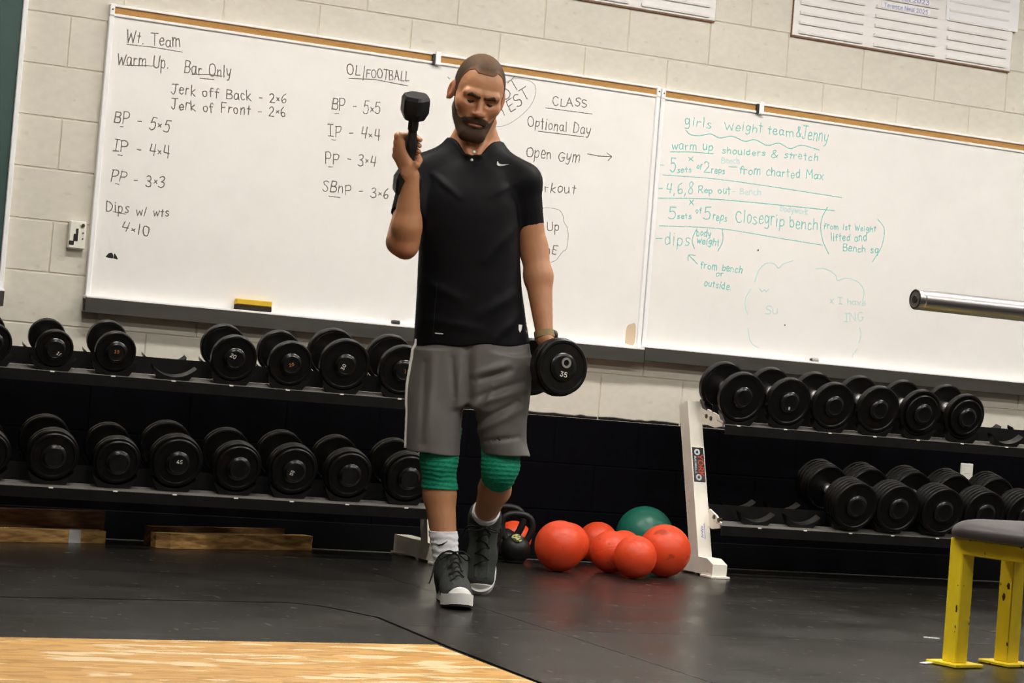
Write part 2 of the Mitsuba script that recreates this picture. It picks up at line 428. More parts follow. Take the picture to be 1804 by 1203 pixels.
GLYPHS = {
 'A': (4.4, '0 0 2.2 6 4.2 0;.9 2.2 3.5 2.2'), 'B': (4, '.3 0 .3 6;~.3 6 2.8 5.9 3.2 4.6 2.4 3.3 .4 3.1;~.4 3.1 3 3 3.8 1.6 3 .2 .3 0'),
 'C': (4, '~3.8 5 2.6 6 1 5.4 .2 3 1 .6 2.6 0 3.8 .9'), 'D': (4.4, '.3 0 .3 6;~.1 6 2.4 5.6 4 3.4 3.4 1 1.6 0 .1 .1'),
 'E': (3.6, '3.4 6 .4 6 .4 0 3.4 0;.4 3.1 2.8 3.1'), 'F': (3.6, '3.6 6 .4 6 .4 0;.4 3.2 2.8 3.2'),
 'G': (4.2, '~3.8 5 2.6 6 1 5.4 .2 3 1 .5 2.6 0 3.7 1 3.8 2.6;2.4 2.6 4.2 2.6'), 'I': (3, '0 6 3 6;1.5 6 1.5 0;0 0 3 0'),
 'J': (3.6, '.2 6 3.8 6;~2.2 6 2.2 2 1.6 .2 .6 0 0 1'), 'K': (4, '.3 0 .3 6;3.6 6 .4 2.8 3.8 0'), 'L': (3.4, '.4 6 .4 0 3.4 0'),
 'M': (5, '.2 0 .6 6 2.5 2.4 4.4 6 4.8 0'), 'N': (4.4, '.3 0 .3 6 4 0 4 6'), 'O': (4.6, '~2.6 6 .9 5.3 .2 3 1 .6 2.5 0 4 .8 4.5 3 3.8 5.2 2.4 6'),
 'P': (3.8, '.3 0 .3 6;~.1 5.8 2.6 6 3.6 4.7 2.8 3 .3 2.6'), 'R': (4, '.3 0 .3 6;~.3 6 2.8 6 3.4 4.6 2.4 3.2 .4 3;1.8 3 3.8 0'),
 'S': (3.6, '~3.4 5.2 2.2 6 .6 5.4 .6 4 2 3.2 3.2 2.2 3 .6 1.6 0 .2 .8'), 'T': (4.2, '0 6 4.4 6;2.2 6 2.1 0'), 'U': (4.2, '~.3 6 .3 2 1 .3 2.4 0 3.6 .8 3.9 3 3.9 6'),
 'V': (4.2, '.1 6 2 0 4.1 6'), 'W': (5.6, '.1 6 1.4 0 2.8 4.4 4.2 0 5.5 6'), 'H': (4.2, '.3 0 .3 6;3.9 0 3.9 6;.3 3 3.9 3'), 'Y': (4, '.1 6 2 3 3.9 6;2 3 2 0'),
 'a': (3.4, '~2.8 3.4 1.6 4 .4 3 .2 1.2 1.2 0 2.4 .8 2.9 3.6;~2.9 3.8 2.8 .8 3.5 .1'), 'b': (3.2, '.3 6 .3 .1;~.3 2.6 1.4 4 2.8 3.2 2.9 1 1.8 0 .3 .7'),
 'c': (2.8, '~2.6 3.4 1.4 4 .3 2.6 .5 .6 1.6 0 2.7 .7'), 'd': (3.4, '~2.8 3 1.6 4 .3 2.8 .4 .7 1.5 0 2.8 1.2;2.9 6 2.9 0'),
 'e': (3, '~.3 2 2.7 2.2 2.3 3.7 1.2 4 .3 2.4 .6 .5 1.8 0 2.9 .8'), 'f': (2.6, '~2.6 5.4 1.8 6 1 5 1 0;.1 3.6 2.2 3.6'),
 'g': (3.2, '~2.8 3.2 1.6 4 .4 2.8 .8 .9 2 .9 2.8 2.4;~2.9 3.9 2.8 -.8 1.6 -2 .3 -1.4'), 'h': (3.2, '.3 6 .3 0;~.3 2.4 1.4 3.9 2.6 3.4 2.8 2 2.8 0'),
 'i': (1.2, '.6 4 .6 0;.6 5.3 .6 5.6'), 'j': (1.6, '~1 4 1 -1 .2 -2;1 5.2 1 5.5'), 'k': (3, '.3 6 .3 0;2.6 3.8 .4 1.8 2.8 0'), 'l': (1.2, '.6 6 .6 0'),
 'm': (5, '.3 4 .3 0;~.3 2.6 1.2 3.9 2.2 3.4 2.4 0;~2.4 2.6 3.4 3.9 4.4 3.4 4.6 0'), 'n': (3.2, '.3 4 .3 0;~.3 2.4 1.4 3.9 2.5 3.4 2.8 0'),
 'o': (3.2, '~1.8 4 .5 3.4 .2 1.8 .9 .2 2 .1 2.9 1.4 2.7 3.2 1.5 4'), 'p': (3.2, '.4 4 .3 -2.2;~.3 2.6 1.4 4 2.7 3.4 2.8 1.4 1.8 .2 .3 .8'),
 'q': (3.2, '~2.8 3.2 1.6 4 .4 2.8 .8 .6 2 .6 2.8 2;2.9 4 2.8 -2'), 'r': (2.4, '.4 4 .4 0;~.4 2.4 1.2 3.8 2.4 3.6'), 's': (2.6, '~2.4 3.4 1.4 4 .4 3.2 1.2 2.2 2.4 1.2 1.6 0 .2 .4'),
 't': (2.4, '1.2 5.6 1.2 0;.1 3.8 2.3 3.8'), 'u': (3.2, '~.3 4 .3 1 1.2 0 2.4 .8 2.8 2.4;2.8 4 2.9 0'), 'v': (3, '.1 4 1.5 0 2.9 4'), 'w': (4.4, '.1 4 1.1 0 2.2 3.2 3.3 0 4.3 4'),
 'x': (3, '.2 4 2.8 0;2.8 4 .2 0'), 'y': (3.2, '~.3 4 .6 1.4 1.6 .8 2.6 2;~2.9 4 2.4 .4 1.4 -1.8 .3 -1.8'), 'z': (3, '.2 4 2.8 4 .2 0 2.8 0'),
 '0': (3.4, '~1.8 6 .5 5 .3 2 1.2 0 2.6 .4 3.2 3 2.7 5.4 1.5 6'), '1': (1.6, '.8 6 .8 0'), '2': (3.4, '~.3 4.8 1.4 6 2.8 5.2 2.6 3.4 .3 .2;.3 .1 3.4 0'),
 '3': (3.4, '~.3 5.4 1.6 6 2.9 5 2.2 3.6 1.2 3.2;~1.2 3.2 3 2.6 3 .8 1.4 0 .1 .6'), '4': (3.6, '.6 6 .3 2.4 3.4 2.4;2.8 6 2.6 0'),
 '5': (3.6, '3.4 6 .9 6 .6 3.4;~.6 3.4 2.2 3.9 3.3 2.4 2.6 .4 1.2 0 .1 .6'), '6': (3.2, '~2.2 6 .8 4.4 .2 1.8 1.2 0 2.7 .6 2.8 2.2 1.6 2.8 .4 1.6'),
 '8': (3.4, '~3 5.2 1.8 6 .6 5 1 3.8 2.6 2.4 3 .9 1.8 0 .5 .8 .7 2.2 2.4 3.8 3 5.2'), 'x\u00b7': (1, ''),
 '.': (1.2, '.4 0 .6 .3'), ',': (1.2, '.8 .4 .3 -1.2'), '-': (2.6, '.3 2.4 2.3 2.4'), '/': (2.2, '0 -.6 2.2 6.4'), '|': (1.6, '.8 -1.6 .8 7'), '(': (1.6, '~1.4 7 .5 4 .5 1.4 1.4 -1.6'), ')': (1.6, '~.2 7 1.1 4 1.1 1.4 .2 -1.6'),
 '*': (2.4, '.4 3.2 2 1.6;2 3.2 .4 1.6'), '&': (4, '~3.8 .2 1 4.2 1.2 5.8 2.2 5.8 2.4 4.4 .4 1.8 .8 .2 2.4 0 3.8 2.2'), '~': (3, ''), ' ': (2.6, ''),
}

def smooth_path(p, n=5):
    p = np.array(p)
    if len(p) < 3:
        return p
    q = np.vstack([2 * p[0] - p[1], p, 2 * p[-1] - p[-2]])
    out = []
    for i in range(1, len(q) - 2):
        a, b, c, d = q[i - 1:i + 3]
        for t in np.arange(n) / n:
            out.append(0.5 * (2 * b + (c - a) * t + (2 * a - 5 * b + 4 * c - d) * t * t + (3 * b - a - 3 * c + d) * t ** 3))
    return np.vstack(out + [p[-1]])

wr_rng = np.random.default_rng(21)
def text_strokes(text, x0, z0, x1, z1, cap):
    """strokes of hand-written text from (x0, z0) to (x1, z1) on the wall plane, capitals cap metres tall"""
    x, strokes, ends = 0.0, [], []
    for n_ch, ch in enumerate(text):
        if ch == ' ':
            ends.append((len(strokes), n_ch))
        w, s = GLYPHS[ch]
        sc, dy, sl = wr_rng.uniform(0.84, 1.10), wr_rng.uniform(-0.45, 0.45), wr_rng.uniform(-0.08, 0.14)
        for st in s.split(';'):
            if not st.strip():
                continue
            v = np.array([float(t) for t in st.lstrip('~').split()]).reshape(-1, 2)
            v = v + wr_rng.normal(0, 0.10, v.shape)
            v[:, 1] = v[:, 1] * sc + dy
            v[:, 0] += v[:, 1] * sl + x
            strokes.append(smooth_path(v) if st.startswith('~') else v)
        x += w + 1.0
    e = np.array([x1 - x0, z1 - z0])
    L = np.linalg.norm(e)
    e /= L
    nrm = np.array([-e[1], e[0]])
    sx, sz = L / max(x - 1.0, 1e-6), cap / 6.0
    strokes = [np.array([x0, z0]) + s[:, :1] * sx * e + s[:, 1:] * sz * nrm for s in strokes]
    out, a, c = [], 0, 0
    for i, n_ch in ends + [(len(strokes), len(text))]:
        if i > a:
            out.append((text[c:n_ch].strip(), strokes[a:i]))
        a, c = i, n_ch
    return out

def words(name, text, x0, z0, x1, z1, cap, b, parent, label, width=0.0038):
    """every written word is a part of its own"""
    for w, st in text_strokes(text, x0, z0, x1, z1, cap):
        ink(name, st, b, parent, width, label=label + ' ' + w.replace('*', ' x '))

def ink(name, strokes, b, parent, width=0.0038, label=None, y=-0.0200):
    g = unary_union([LineString(s).buffer(width / 2 * wr_rng.uniform(0.85, 1.15), quad_segs=2) for s in strokes]).simplify(0.0004)
    m = prism(g, 0.0005, shift((0, y, 0)) @ XZ)
    return put(name, ply(m, b), parent, label=label)

BLACK_TEXT = [
  ('Wt. Team', 0.222, 1.958, 0.442, 1.969, 0.049),
  ('Warm Up.', 0.193, 1.867, 0.402, 1.876, 0.047),
  ('Bar Only', 0.465, 1.871, 0.66, 1.877, 0.05),
  ('Jerk off Back - 2*6', 0.422, 1.78, 0.9, 1.804, 0.041),
  ('Jerk of Front - 2*6', 0.427, 1.719, 0.902, 1.748, 0.04),
  ('BP - 5*5', 0.2, 1.634, 0.426, 1.624, 0.05),
  ('IP - 4*4', 0.208, 1.522, 0.437, 1.52, 0.047),
  ('PP - 3*3', 0.209, 1.404, 0.425, 1.397, 0.047),
  ('Dips', 0.201, 1.281, 0.29, 1.282, 0.045),
  ('w/ wts', 0.322, 1.281, 0.453, 1.288, 0.034),
  ('4*10', 0.266, 1.213, 0.38, 1.2, 0.039),
  ('OL', 1.149, 1.958, 1.207, 1.959, 0.045),
  ('|', 1.214, 1.958, 1.229, 1.957, 0.044),
  ('FOOTBALL', 1.234, 1.958, 1.424, 1.967, 0.038),
  ('BP - 5*5', 1.096, 1.806, 1.31, 1.811, 0.052),
  ('IP - 4*4', 1.091, 1.692, 1.317, 1.704, 0.044),
  ('PP - 3*4', 1.088, 1.581, 1.309, 1.59, 0.046),
  ('SBnP - 3*6', 1.084, 1.462, 1.376, 1.464, 0.042),
  ('CLASS', 2.091, 1.952, 2.256, 1.966, 0.037),
  ('Optional Day', 1.981, 1.848, 2.283, 1.847, 0.044),
  ('Open Gym', 1.985, 1.713, 2.242, 1.722, 0.047),
  ('Workout', 1.998, 1.567, 2.235, 1.584, 0.039),
  ('Up', 2.112, 1.405, 2.171, 1.411, 0.041),
  ('mE', 2.104, 1.312, 2.166, 1.309, 0.035),
  ('NOT', 1.825, 1.9, 1.932, 2.017, 0.053),
  ('TEST', 1.859, 1.867, 1.989, 1.973, 0.051),
]
BLACK_LINES = [
  [(0.225, 1.951), (0.332, 1.955), (0.451, 1.952)],
  [(0.225, 1.867), (0.343, 1.881)],
  [(0.498, 1.868), (0.561, 1.877), (0.622, 1.878)],
  [(0.532, 1.857), (0.59, 1.86)],
  [(0.228, 1.622), (0.24, 1.623)],
  [(0.229, 1.509), (0.245, 1.508)],
  [(0.228, 1.395), (0.244, 1.392)],
  [(0.228, 1.282), (0.279, 1.278)],
  [(1.161, 1.943), (1.272, 1.954), (1.42, 1.947)],
  [(1.112, 1.789), (1.129, 1.792)],
  [(1.109, 1.68), (1.126, 1.68)],
  [(1.102, 1.566), (1.121, 1.568)],
  [(1.115, 1.446), (1.164, 1.445)],
  [(2.062, 1.938), (2.284, 1.94)],
  [(2.034, 1.833), (2.251, 1.836)],
  [(2.277, 1.764), (2.332, 1.761), (2.393, 1.766)],
  [(2.369, 1.78), (2.396, 1.766), (2.378, 1.746)],
  [(1.598, 2.008), (1.606, 2.002)],
]
BLACK_CLOUD = [(2.068, 1.501), (2.116, 1.509), (2.163, 1.504), (2.184, 1.482), (2.192, 1.453), (2.21, 1.43), (2.217, 1.386), (2.213, 1.341), (2.2, 1.33), (2.188, 1.316), (2.168, 1.287), (2.137, 1.271)]
BLACK_OVAL = [(1.834, 1.827), (1.793, 1.842), (1.784, 1.877), (1.805, 1.941), (1.85, 2.008), (1.9, 2.042), (1.961, 2.046), (2.0, 2.029), (2.007, 1.985), (1.982, 1.928), (1.928, 1.871), (1.878, 1.838), (1.834, 1.827)]
TEAL_TEXT = [
  ('girls', 2.739, 1.948, 2.877, 1.953, 0.045),
  ('Weight', 2.947, 1.957, 3.14, 1.966, 0.04),
  ('team', 3.167, 1.964, 3.305, 1.968, 0.036),
  ('&', 3.317, 1.97, 3.344, 1.97, 0.046),
  ('Jenny', 3.35, 1.969, 3.487, 1.962, 0.057),
  ('warm up', 2.686, 1.834, 2.894, 1.855, 0.036),
  ('shoulders', 2.942, 1.848, 3.164, 1.862, 0.028),
  ('&', 3.194, 1.863, 3.23, 1.865, 0.036),
  ('stretch', 3.263, 1.866, 3.443, 1.873, 0.031),
  ('5', 2.689, 1.731, 2.717, 1.734, 0.06),
  ('sets', 2.723, 1.735, 2.794, 1.743, 0.025),
  ('x', 2.776, 1.792, 2.801, 1.795, 0.03),
  ('of', 2.821, 1.764, 2.844, 1.764, 0.023),
  ('2', 2.857, 1.75, 2.889, 1.752, 0.049),
  ('reps', 2.895, 1.752, 2.964, 1.758, 0.028),
  ('from charted Max', 3.037, 1.767, 3.478, 1.79, 0.038),
  ('4,6,8', 2.675, 1.637, 2.811, 1.648, 0.051),
  ('Rep out', 2.837, 1.656, 3.001, 1.672, 0.03),
  ('5', 2.696, 1.526, 2.733, 1.527, 0.055),
  ('sets', 2.741, 1.531, 2.812, 1.536, 0.025),
  ('x', 2.793, 1.597, 2.818, 1.6, 0.031),
  ('of', 2.833, 1.564, 2.862, 1.567, 0.025),
  ('5', 2.873, 1.542, 2.91, 1.544, 0.064),
  ('reps', 2.922, 1.545, 2.992, 1.545, 0.033),
  ('Closegrip', 3.038, 1.548, 3.29, 1.554, 0.056),
  ('bench', 3.32, 1.552, 3.468, 1.558, 0.052),
  ('from 1st Weight', 3.501, 1.567, 3.784, 1.584, 0.028),
  ('lifted and', 3.545, 1.516, 3.738, 1.534, 0.034),
  ('Bench sq', 3.613, 1.476, 3.805, 1.485, 0.031),
  ('dips', 2.689, 1.408, 2.812, 1.413, 0.055),
  ('(', 2.82, 1.419, 2.843, 1.419, 0.066),
  ('body', 2.845, 1.465, 2.917, 1.47, 0.031),
  ('weight', 2.848, 1.43, 2.964, 1.432, 0.03),
  (')', 2.961, 1.431, 2.981, 1.431, 0.067),
  ('from bench', 2.877, 1.323, 3.091, 1.319, 0.03),
  ('or', 2.958, 1.295, 2.996, 1.296, 0.021),
  ('outside.', 2.902, 1.246, 3.042, 1.239, 0.031),
]
TEAL_FAINT = [
  ('Bench', 2.942, 1.804, 3.036, 1.813, 0.026),
  ('- Bench', 3.01, 1.671, 3.159, 1.683, 0.028),
  ('Bodywork', 3.263, 1.622, 3.411, 1.622, 0.028),
  ('Su', 3.225, 1.148, 3.296, 1.152, 0.036),
  ('x I have', 3.565, 1.229, 3.756, 1.236, 0.029),
  ('ING', 3.648, 1.152, 3.753, 1.162, 0.04),
  ('w', 3.189, 1.246, 3.236, 1.25, 0.023),
]
TEAL_LINES = [
  [(2.749, 1.929), (2.774, 1.912), (2.82, 1.912), (2.876, 1.927), (2.924, 1.915), (2.987, 1.931), (3.053, 1.916), (3.105, 1.93), (3.172, 1.912), (3.23, 1.93), (3.292, 1.912), (3.35, 1.935), (3.445, 1.925)],
  [(2.681, 1.822), (2.792, 1.835), (2.896, 1.84)],
  [(2.633, 1.758), (2.652, 1.759)],
  [(2.982, 1.792), (3.022, 1.795)],
  [(2.653, 1.716), (2.917, 1.729), (3.212, 1.728), (3.586, 1.721)],
  [(2.636, 1.653), (2.656, 1.656)],
  [(2.64, 1.611), (2.925, 1.638), (3.249, 1.649), (3.551, 1.656)],
  [(2.656, 1.489), (2.85, 1.504), (3.018, 1.509), (3.262, 1.499), (3.502, 1.491)],
  [(2.644, 1.431), (2.673, 1.434)],
  [(3.513, 1.668), (3.49, 1.621), (3.485, 1.57), (3.503, 1.509), (3.538, 1.455)],
  [(3.788, 1.643), (3.819, 1.617), (3.831, 1.586), (3.821, 1.516), (3.778, 1.442)],
  [(2.814, 1.374), (2.862, 1.339)],
  [(2.812, 1.35), (2.814, 1.374), (2.847, 1.376)],
]
TEAL_CLOUD = [
  [(3.162, 1.289), (3.175, 1.337), (3.202, 1.371), (3.234, 1.382), (3.261, 1.377), (3.28, 1.362), (3.302, 1.384), (3.352, 1.404)],
  [(3.475, 1.378), (3.514, 1.384), (3.551, 1.377), (3.584, 1.36), (3.597, 1.337), (3.634, 1.351), (3.677, 1.35), (3.719, 1.333), (3.744, 1.301), (3.74, 1.256)],
  [(3.143, 1.254), (3.121, 1.211), (3.122, 1.172), (3.136, 1.14)],
  [(3.145, 1.076), (3.151, 1.046), (3.168, 1.011), (3.206, 0.991)],
  [(3.734, 1.133), (3.746, 1.098), (3.737, 1.06)],
  [(3.73, 1.03), (3.711, 1.002), (3.709, 0.986)],
]

for t, x0, z0, x1, z1, c in BLACK_TEXT:
    words('handwriting', t, x0, z0, x1, z1, c, 'ink_black', bl, 'black handwriting')
for s in BLACK_LINES:
    ink('underline', [np.array(s)], 'ink_black', bl, 0.0034)
ink('drawn_cloud', [smooth_path(BLACK_CLOUD)], 'ink_faint', bl, 0.003, label='thin drawn outline')
ink('drawn_oval', [smooth_path(BLACK_OVAL)], 'ink_faint', bl, 0.003, label='thin drawn oval')
for t, x0, z0, x1, z1, c in TEAL_TEXT:
    words('handwriting', t, x0, z0, x1, z1, c, 'ink_teal', br, 'turquoise handwriting')
for t, x0, z0, x1, z1, c in TEAL_FAINT:
    words('handwriting', t, x0, z0, x1, z1, c, 'ink_teal_faint', br, 'half wiped turquoise handwriting', 0.0036)
for s in TEAL_LINES:
    ink('underline', [smooth_path(s)], 'ink_teal', br, 0.0036)
for s in TEAL_CLOUD:
    ink('drawn_cloud', [smooth_path(s)], 'ink_teal_faint', br, 0.0036, label='half wiped turquoise cloud outline')
# smudges
def blob(name, pts, b, parent, label):
    put(name, ply(prism(Polygon(smooth_path(pts + [pts[0]])).buffer(0), 0.0006, shift((0, -0.0200, 0)) @ XZ), b), parent, label=label)
bx, bz = 0.238, 1.106
blob('black_smudge', [(bx - 0.024, bz - 0.006), (bx - 0.012, bz + 0.010), (bx + 0.002, bz + 0.012), (bx + 0.006, bz - 0.008)], 'black_plastic', bl, 'torn black smudge')
blob('black_smudge', [(bx + 0.008, bz - 0.008), (bx + 0.010, bz + 0.011), (bx + 0.018, bz + 0.004), (bx + 0.026, bz - 0.010)], 'black_plastic', bl, 'torn black smudge')
for (x, z, r) in ((3.165, 1.433, 0.005), (3.335, 1.107, 0.004)):
    blob('dot', [(x - r, z), (x, z + r), (x + r, z), (x, z - r)], 'ink_black', br, 'dark dot')
mat('tape_tan', (0.60, 0.48, 0.33), 0.6, 0.3)
px0, pz0 = 2.541, 0.955
blob('tape_patch', [(px0 - 0.010, pz0), (px0 + 0.034, pz0 - 0.002), (px0 + 0.036, pz0 + 0.085), (px0 + 0.012, pz0 + 0.088), (px0 - 0.008, pz0 + 0.068)], 'tape_tan', bl, 'worn tan tape patch in the corner')

# eraser and markers on the left tray
k = thing('eraser', 'yellow whiteboard eraser with dark felt lying on the tray of the left whiteboard', 'eraser')
put('body', ply(box((0.752, -0.055, 0.963), (0.902, -0.022, 0.986), 0.003), 'yellow_felt'), k)
put('felt', ply(box((0.752, -0.055, 0.943), (0.902, -0.022, 0.963), 0.002), 'dark_felt'), k, label='dark felt pad')
k = thing('marker', 'white whiteboard marker with a black cap on the tray beside the man', 'marker')
put('barrel', ply(moved(lathe([(0, 0), (0.008, 0), (0.0085, 0.01), (0.0085, 0.085), (0.006, 0.09), (0, 0.09)], 20, 'x'), shift((1.462, -0.045, 0.9495))), 'paper'), k)
put('cap', ply(moved(lathe([(0, 0), (0.0075, 0), (0.009, 0.006), (0.009, 0.034), (0, 0.034)], 20, 'x'), shift((1.427, -0.045, 0.9500))), 'black_plastic'), k, label='black cap')
k = thing('marker', 'short grey marker lying on the tray of the right whiteboard', 'marker')
put('barrel', ply(moved(lathe([(0, 0), (0.008, 0), (0.0085, 0.008), (0.0085, 0.034), (0, 0.034)], 20, 'x'), shift((3.475, -0.045, 0.9605))), 'ring_grey'), k)
put('tip', ply(moved(lathe([(0, 0), (0.005, 0), (0.006, 0.008), (0, 0.008)], 20, 'x'), shift((3.467, -0.045, 0.9605))), 'black_plastic'), k)

# record boards near the ceiling
def record_board(label, x0, x1, z0, z1, cols, rows, name):
    k = thing(name, label, 'record board')
    put('panel', ply(box((x0, -0.014, z0), (x1, -0.001, z1), 0.002), 'record_white'), k)
    put('backing', ply(box((x0 - 0.003, -0.010, z0 - 0.006), (x1 + 0.001, -0.0005, z1 + 0.002)), 'record_edge'), k, label='brown edge of the backing board')
    w = (x1 - x0) / cols
    rail = box((-0.170, -0.0215, -0.0010), (0.170, -0.014, 0.0015))
    lip = box((-0.170, -0.0215, 0.0), (0.170, -0.0200, 0.008))
    endp = box((-0.171, -0.0215, 0.0), (-0.168, -0.014, 0.014))
    shp = ply(cat(rail, lip, endp), 'slot_shade')
    for c in range(cols):
        for r in range(rows):
            put('name_slot', shp, k, at=mt(shift((x0 + w * (c + 0.5), 0, z0 + 0.012 + 0.0447 * r))))
    return k
rb1 = record_board('white record board with empty name slots, mostly above the top edge, over the left whiteboard', 1.643, 2.857, 2.436, 3.05, 3, 8, 'record_board')
rb2 = record_board('white record board with three columns of name slots at the upper right', 3.261, 4.475, 2.433, 3.05, 3, 9, 'record_board')
def lettering(text, h, x, z, y, b, parent, name, label=None, deg=0.0, length=None, squeeze=1.0):
    m = meshkit.text_mesh(text, h, 0.0006)
    s = (length / m.bounds[1][0]) if length else squeeze
    m.apply_transform(np.diag([s, 1, 1, 1.0]))
    m.apply_transform(rot([0, 0, 1], deg))
    m.apply_transform(shift((x, y, z)) @ XZ)
    return put(name, ply(m, b), parent, label=label)
for i, (txt, x, z) in enumerate((('Terence Neal 2025', 3.737, 2.634), ('Neal 2023', 3.80, 2.679))):
    nc = put('name_card', ply(box((3.725, -0.0180, z - 0.012), (3.995, -0.0165, z + 0.028)), 'paper'), rb2)
    lettering(txt, 0.021, x, z - 0.001, -0.0182, 'ink_blue', nc, 'name', 'blue printed name', length=0.245 if i == 0 else 0.185)
put('name_card', ply(box((4.085, -0.0190, 2.625), (4.50, -0.0165, 2.90)), 'paper'), rb2, label='blank white sheet across the right column')

# wall box left of the whiteboard, small plate low on the black wall
k = thing('wall_box', 'white electrical wall box with black openings beside the left whiteboard', 'electrical box')
put('plate', ply(box((0.062, -0.030, 1.120), (0.128, -0.001, 1.230), 0.004), 'plate_white'), k)
put('opening', ply(cat(box((0.088, -0.032, 1.150), (0.097, -0.029, 1.199)), box((0.080, -0.032, 1.150), (0.089, -0.029, 1.178))), 'black_plastic'), k, label='black stepped opening')
put('opening', ply(box((0.064, -0.0325, 1.134), (0.083, -0.029, 1.150), 0.001), 'black_plastic'), k, label='black square opening')
put('knob', ply(moved(lathe([(0, 0), (0.007, 0), (0.006, 0.006), (0, 0.006)], 20, 'y'), shift((0.113, -0.036, 1.213))), 'bolt_brown'), k)
for z in (1.184, 1.161):
    put('screw', ply(moved(lathe([(0, 0), (0.003, 0), (0.003, 0.003), (0, 0.003)], 12, 'y'), shift((0.116, -0.033, z))), 'bolt_brown'), k)
k = thing('outlet_cover', 'small white outlet cover low on the black wall behind the lower dumbbells', 'outlet')
put('plate', ply(box((4.365, -0.012, 0.425), (4.435, -0.001, 0.540), 0.003), 'plate_white'), k)
put('socket', ply(box((4.385, -0.014, 0.49), (4.415, -0.011, 0.52), 0.001), 'plate_white'), k)
put('socket', ply(box((4.385, -0.014, 0.445), (4.415, -0.011, 0.475), 0.001), 'plate_white'), k)

# ------------------------------------------------------------------ dumbbell racks
TILT = 14.0
TIERS = {'upper': (-0.605, 0.634), 'lower': (-0.640, 0.214)}       # front lip (y, z) of each tier
SADDLE_UP = {'upper': (-0.583, 0.653), 'lower': (-0.590, 0.240)}   # bottom of the front saddle's hollow
S_SPACING = 0.172                                                  # front saddle to rear saddle along the axis

def arc_saddle():
    a = np.radians(np.linspace(-138, -42, 17))
    R = 0.112
    top = np.stack([R * np.cos(a), R * np.sin(a) + R], 1)
    pts = [(-0.055, -0.016), (0.055, -0.016)] + [(top[-1][0] - 0.002, top[-1][1] - 0.012)] + top[::-1].tolist() + [(top[0][0] + 0.002, top[0][1] - 0.012)]
    m = prism(Polygon(pts), 0.042)                # polygon (x, z) -> extruded along -y
    m.apply_transform(shift((0, 0.021, 0)) @ XZ)
    return m
saddle_ply = ply(arc_saddle(), 'saddle_black', 30)
clip_ply = ply(cat(box((-0.006, -0.0235, 0.002), (0.006, -0.0205, 0.007))), 'rack_cream')

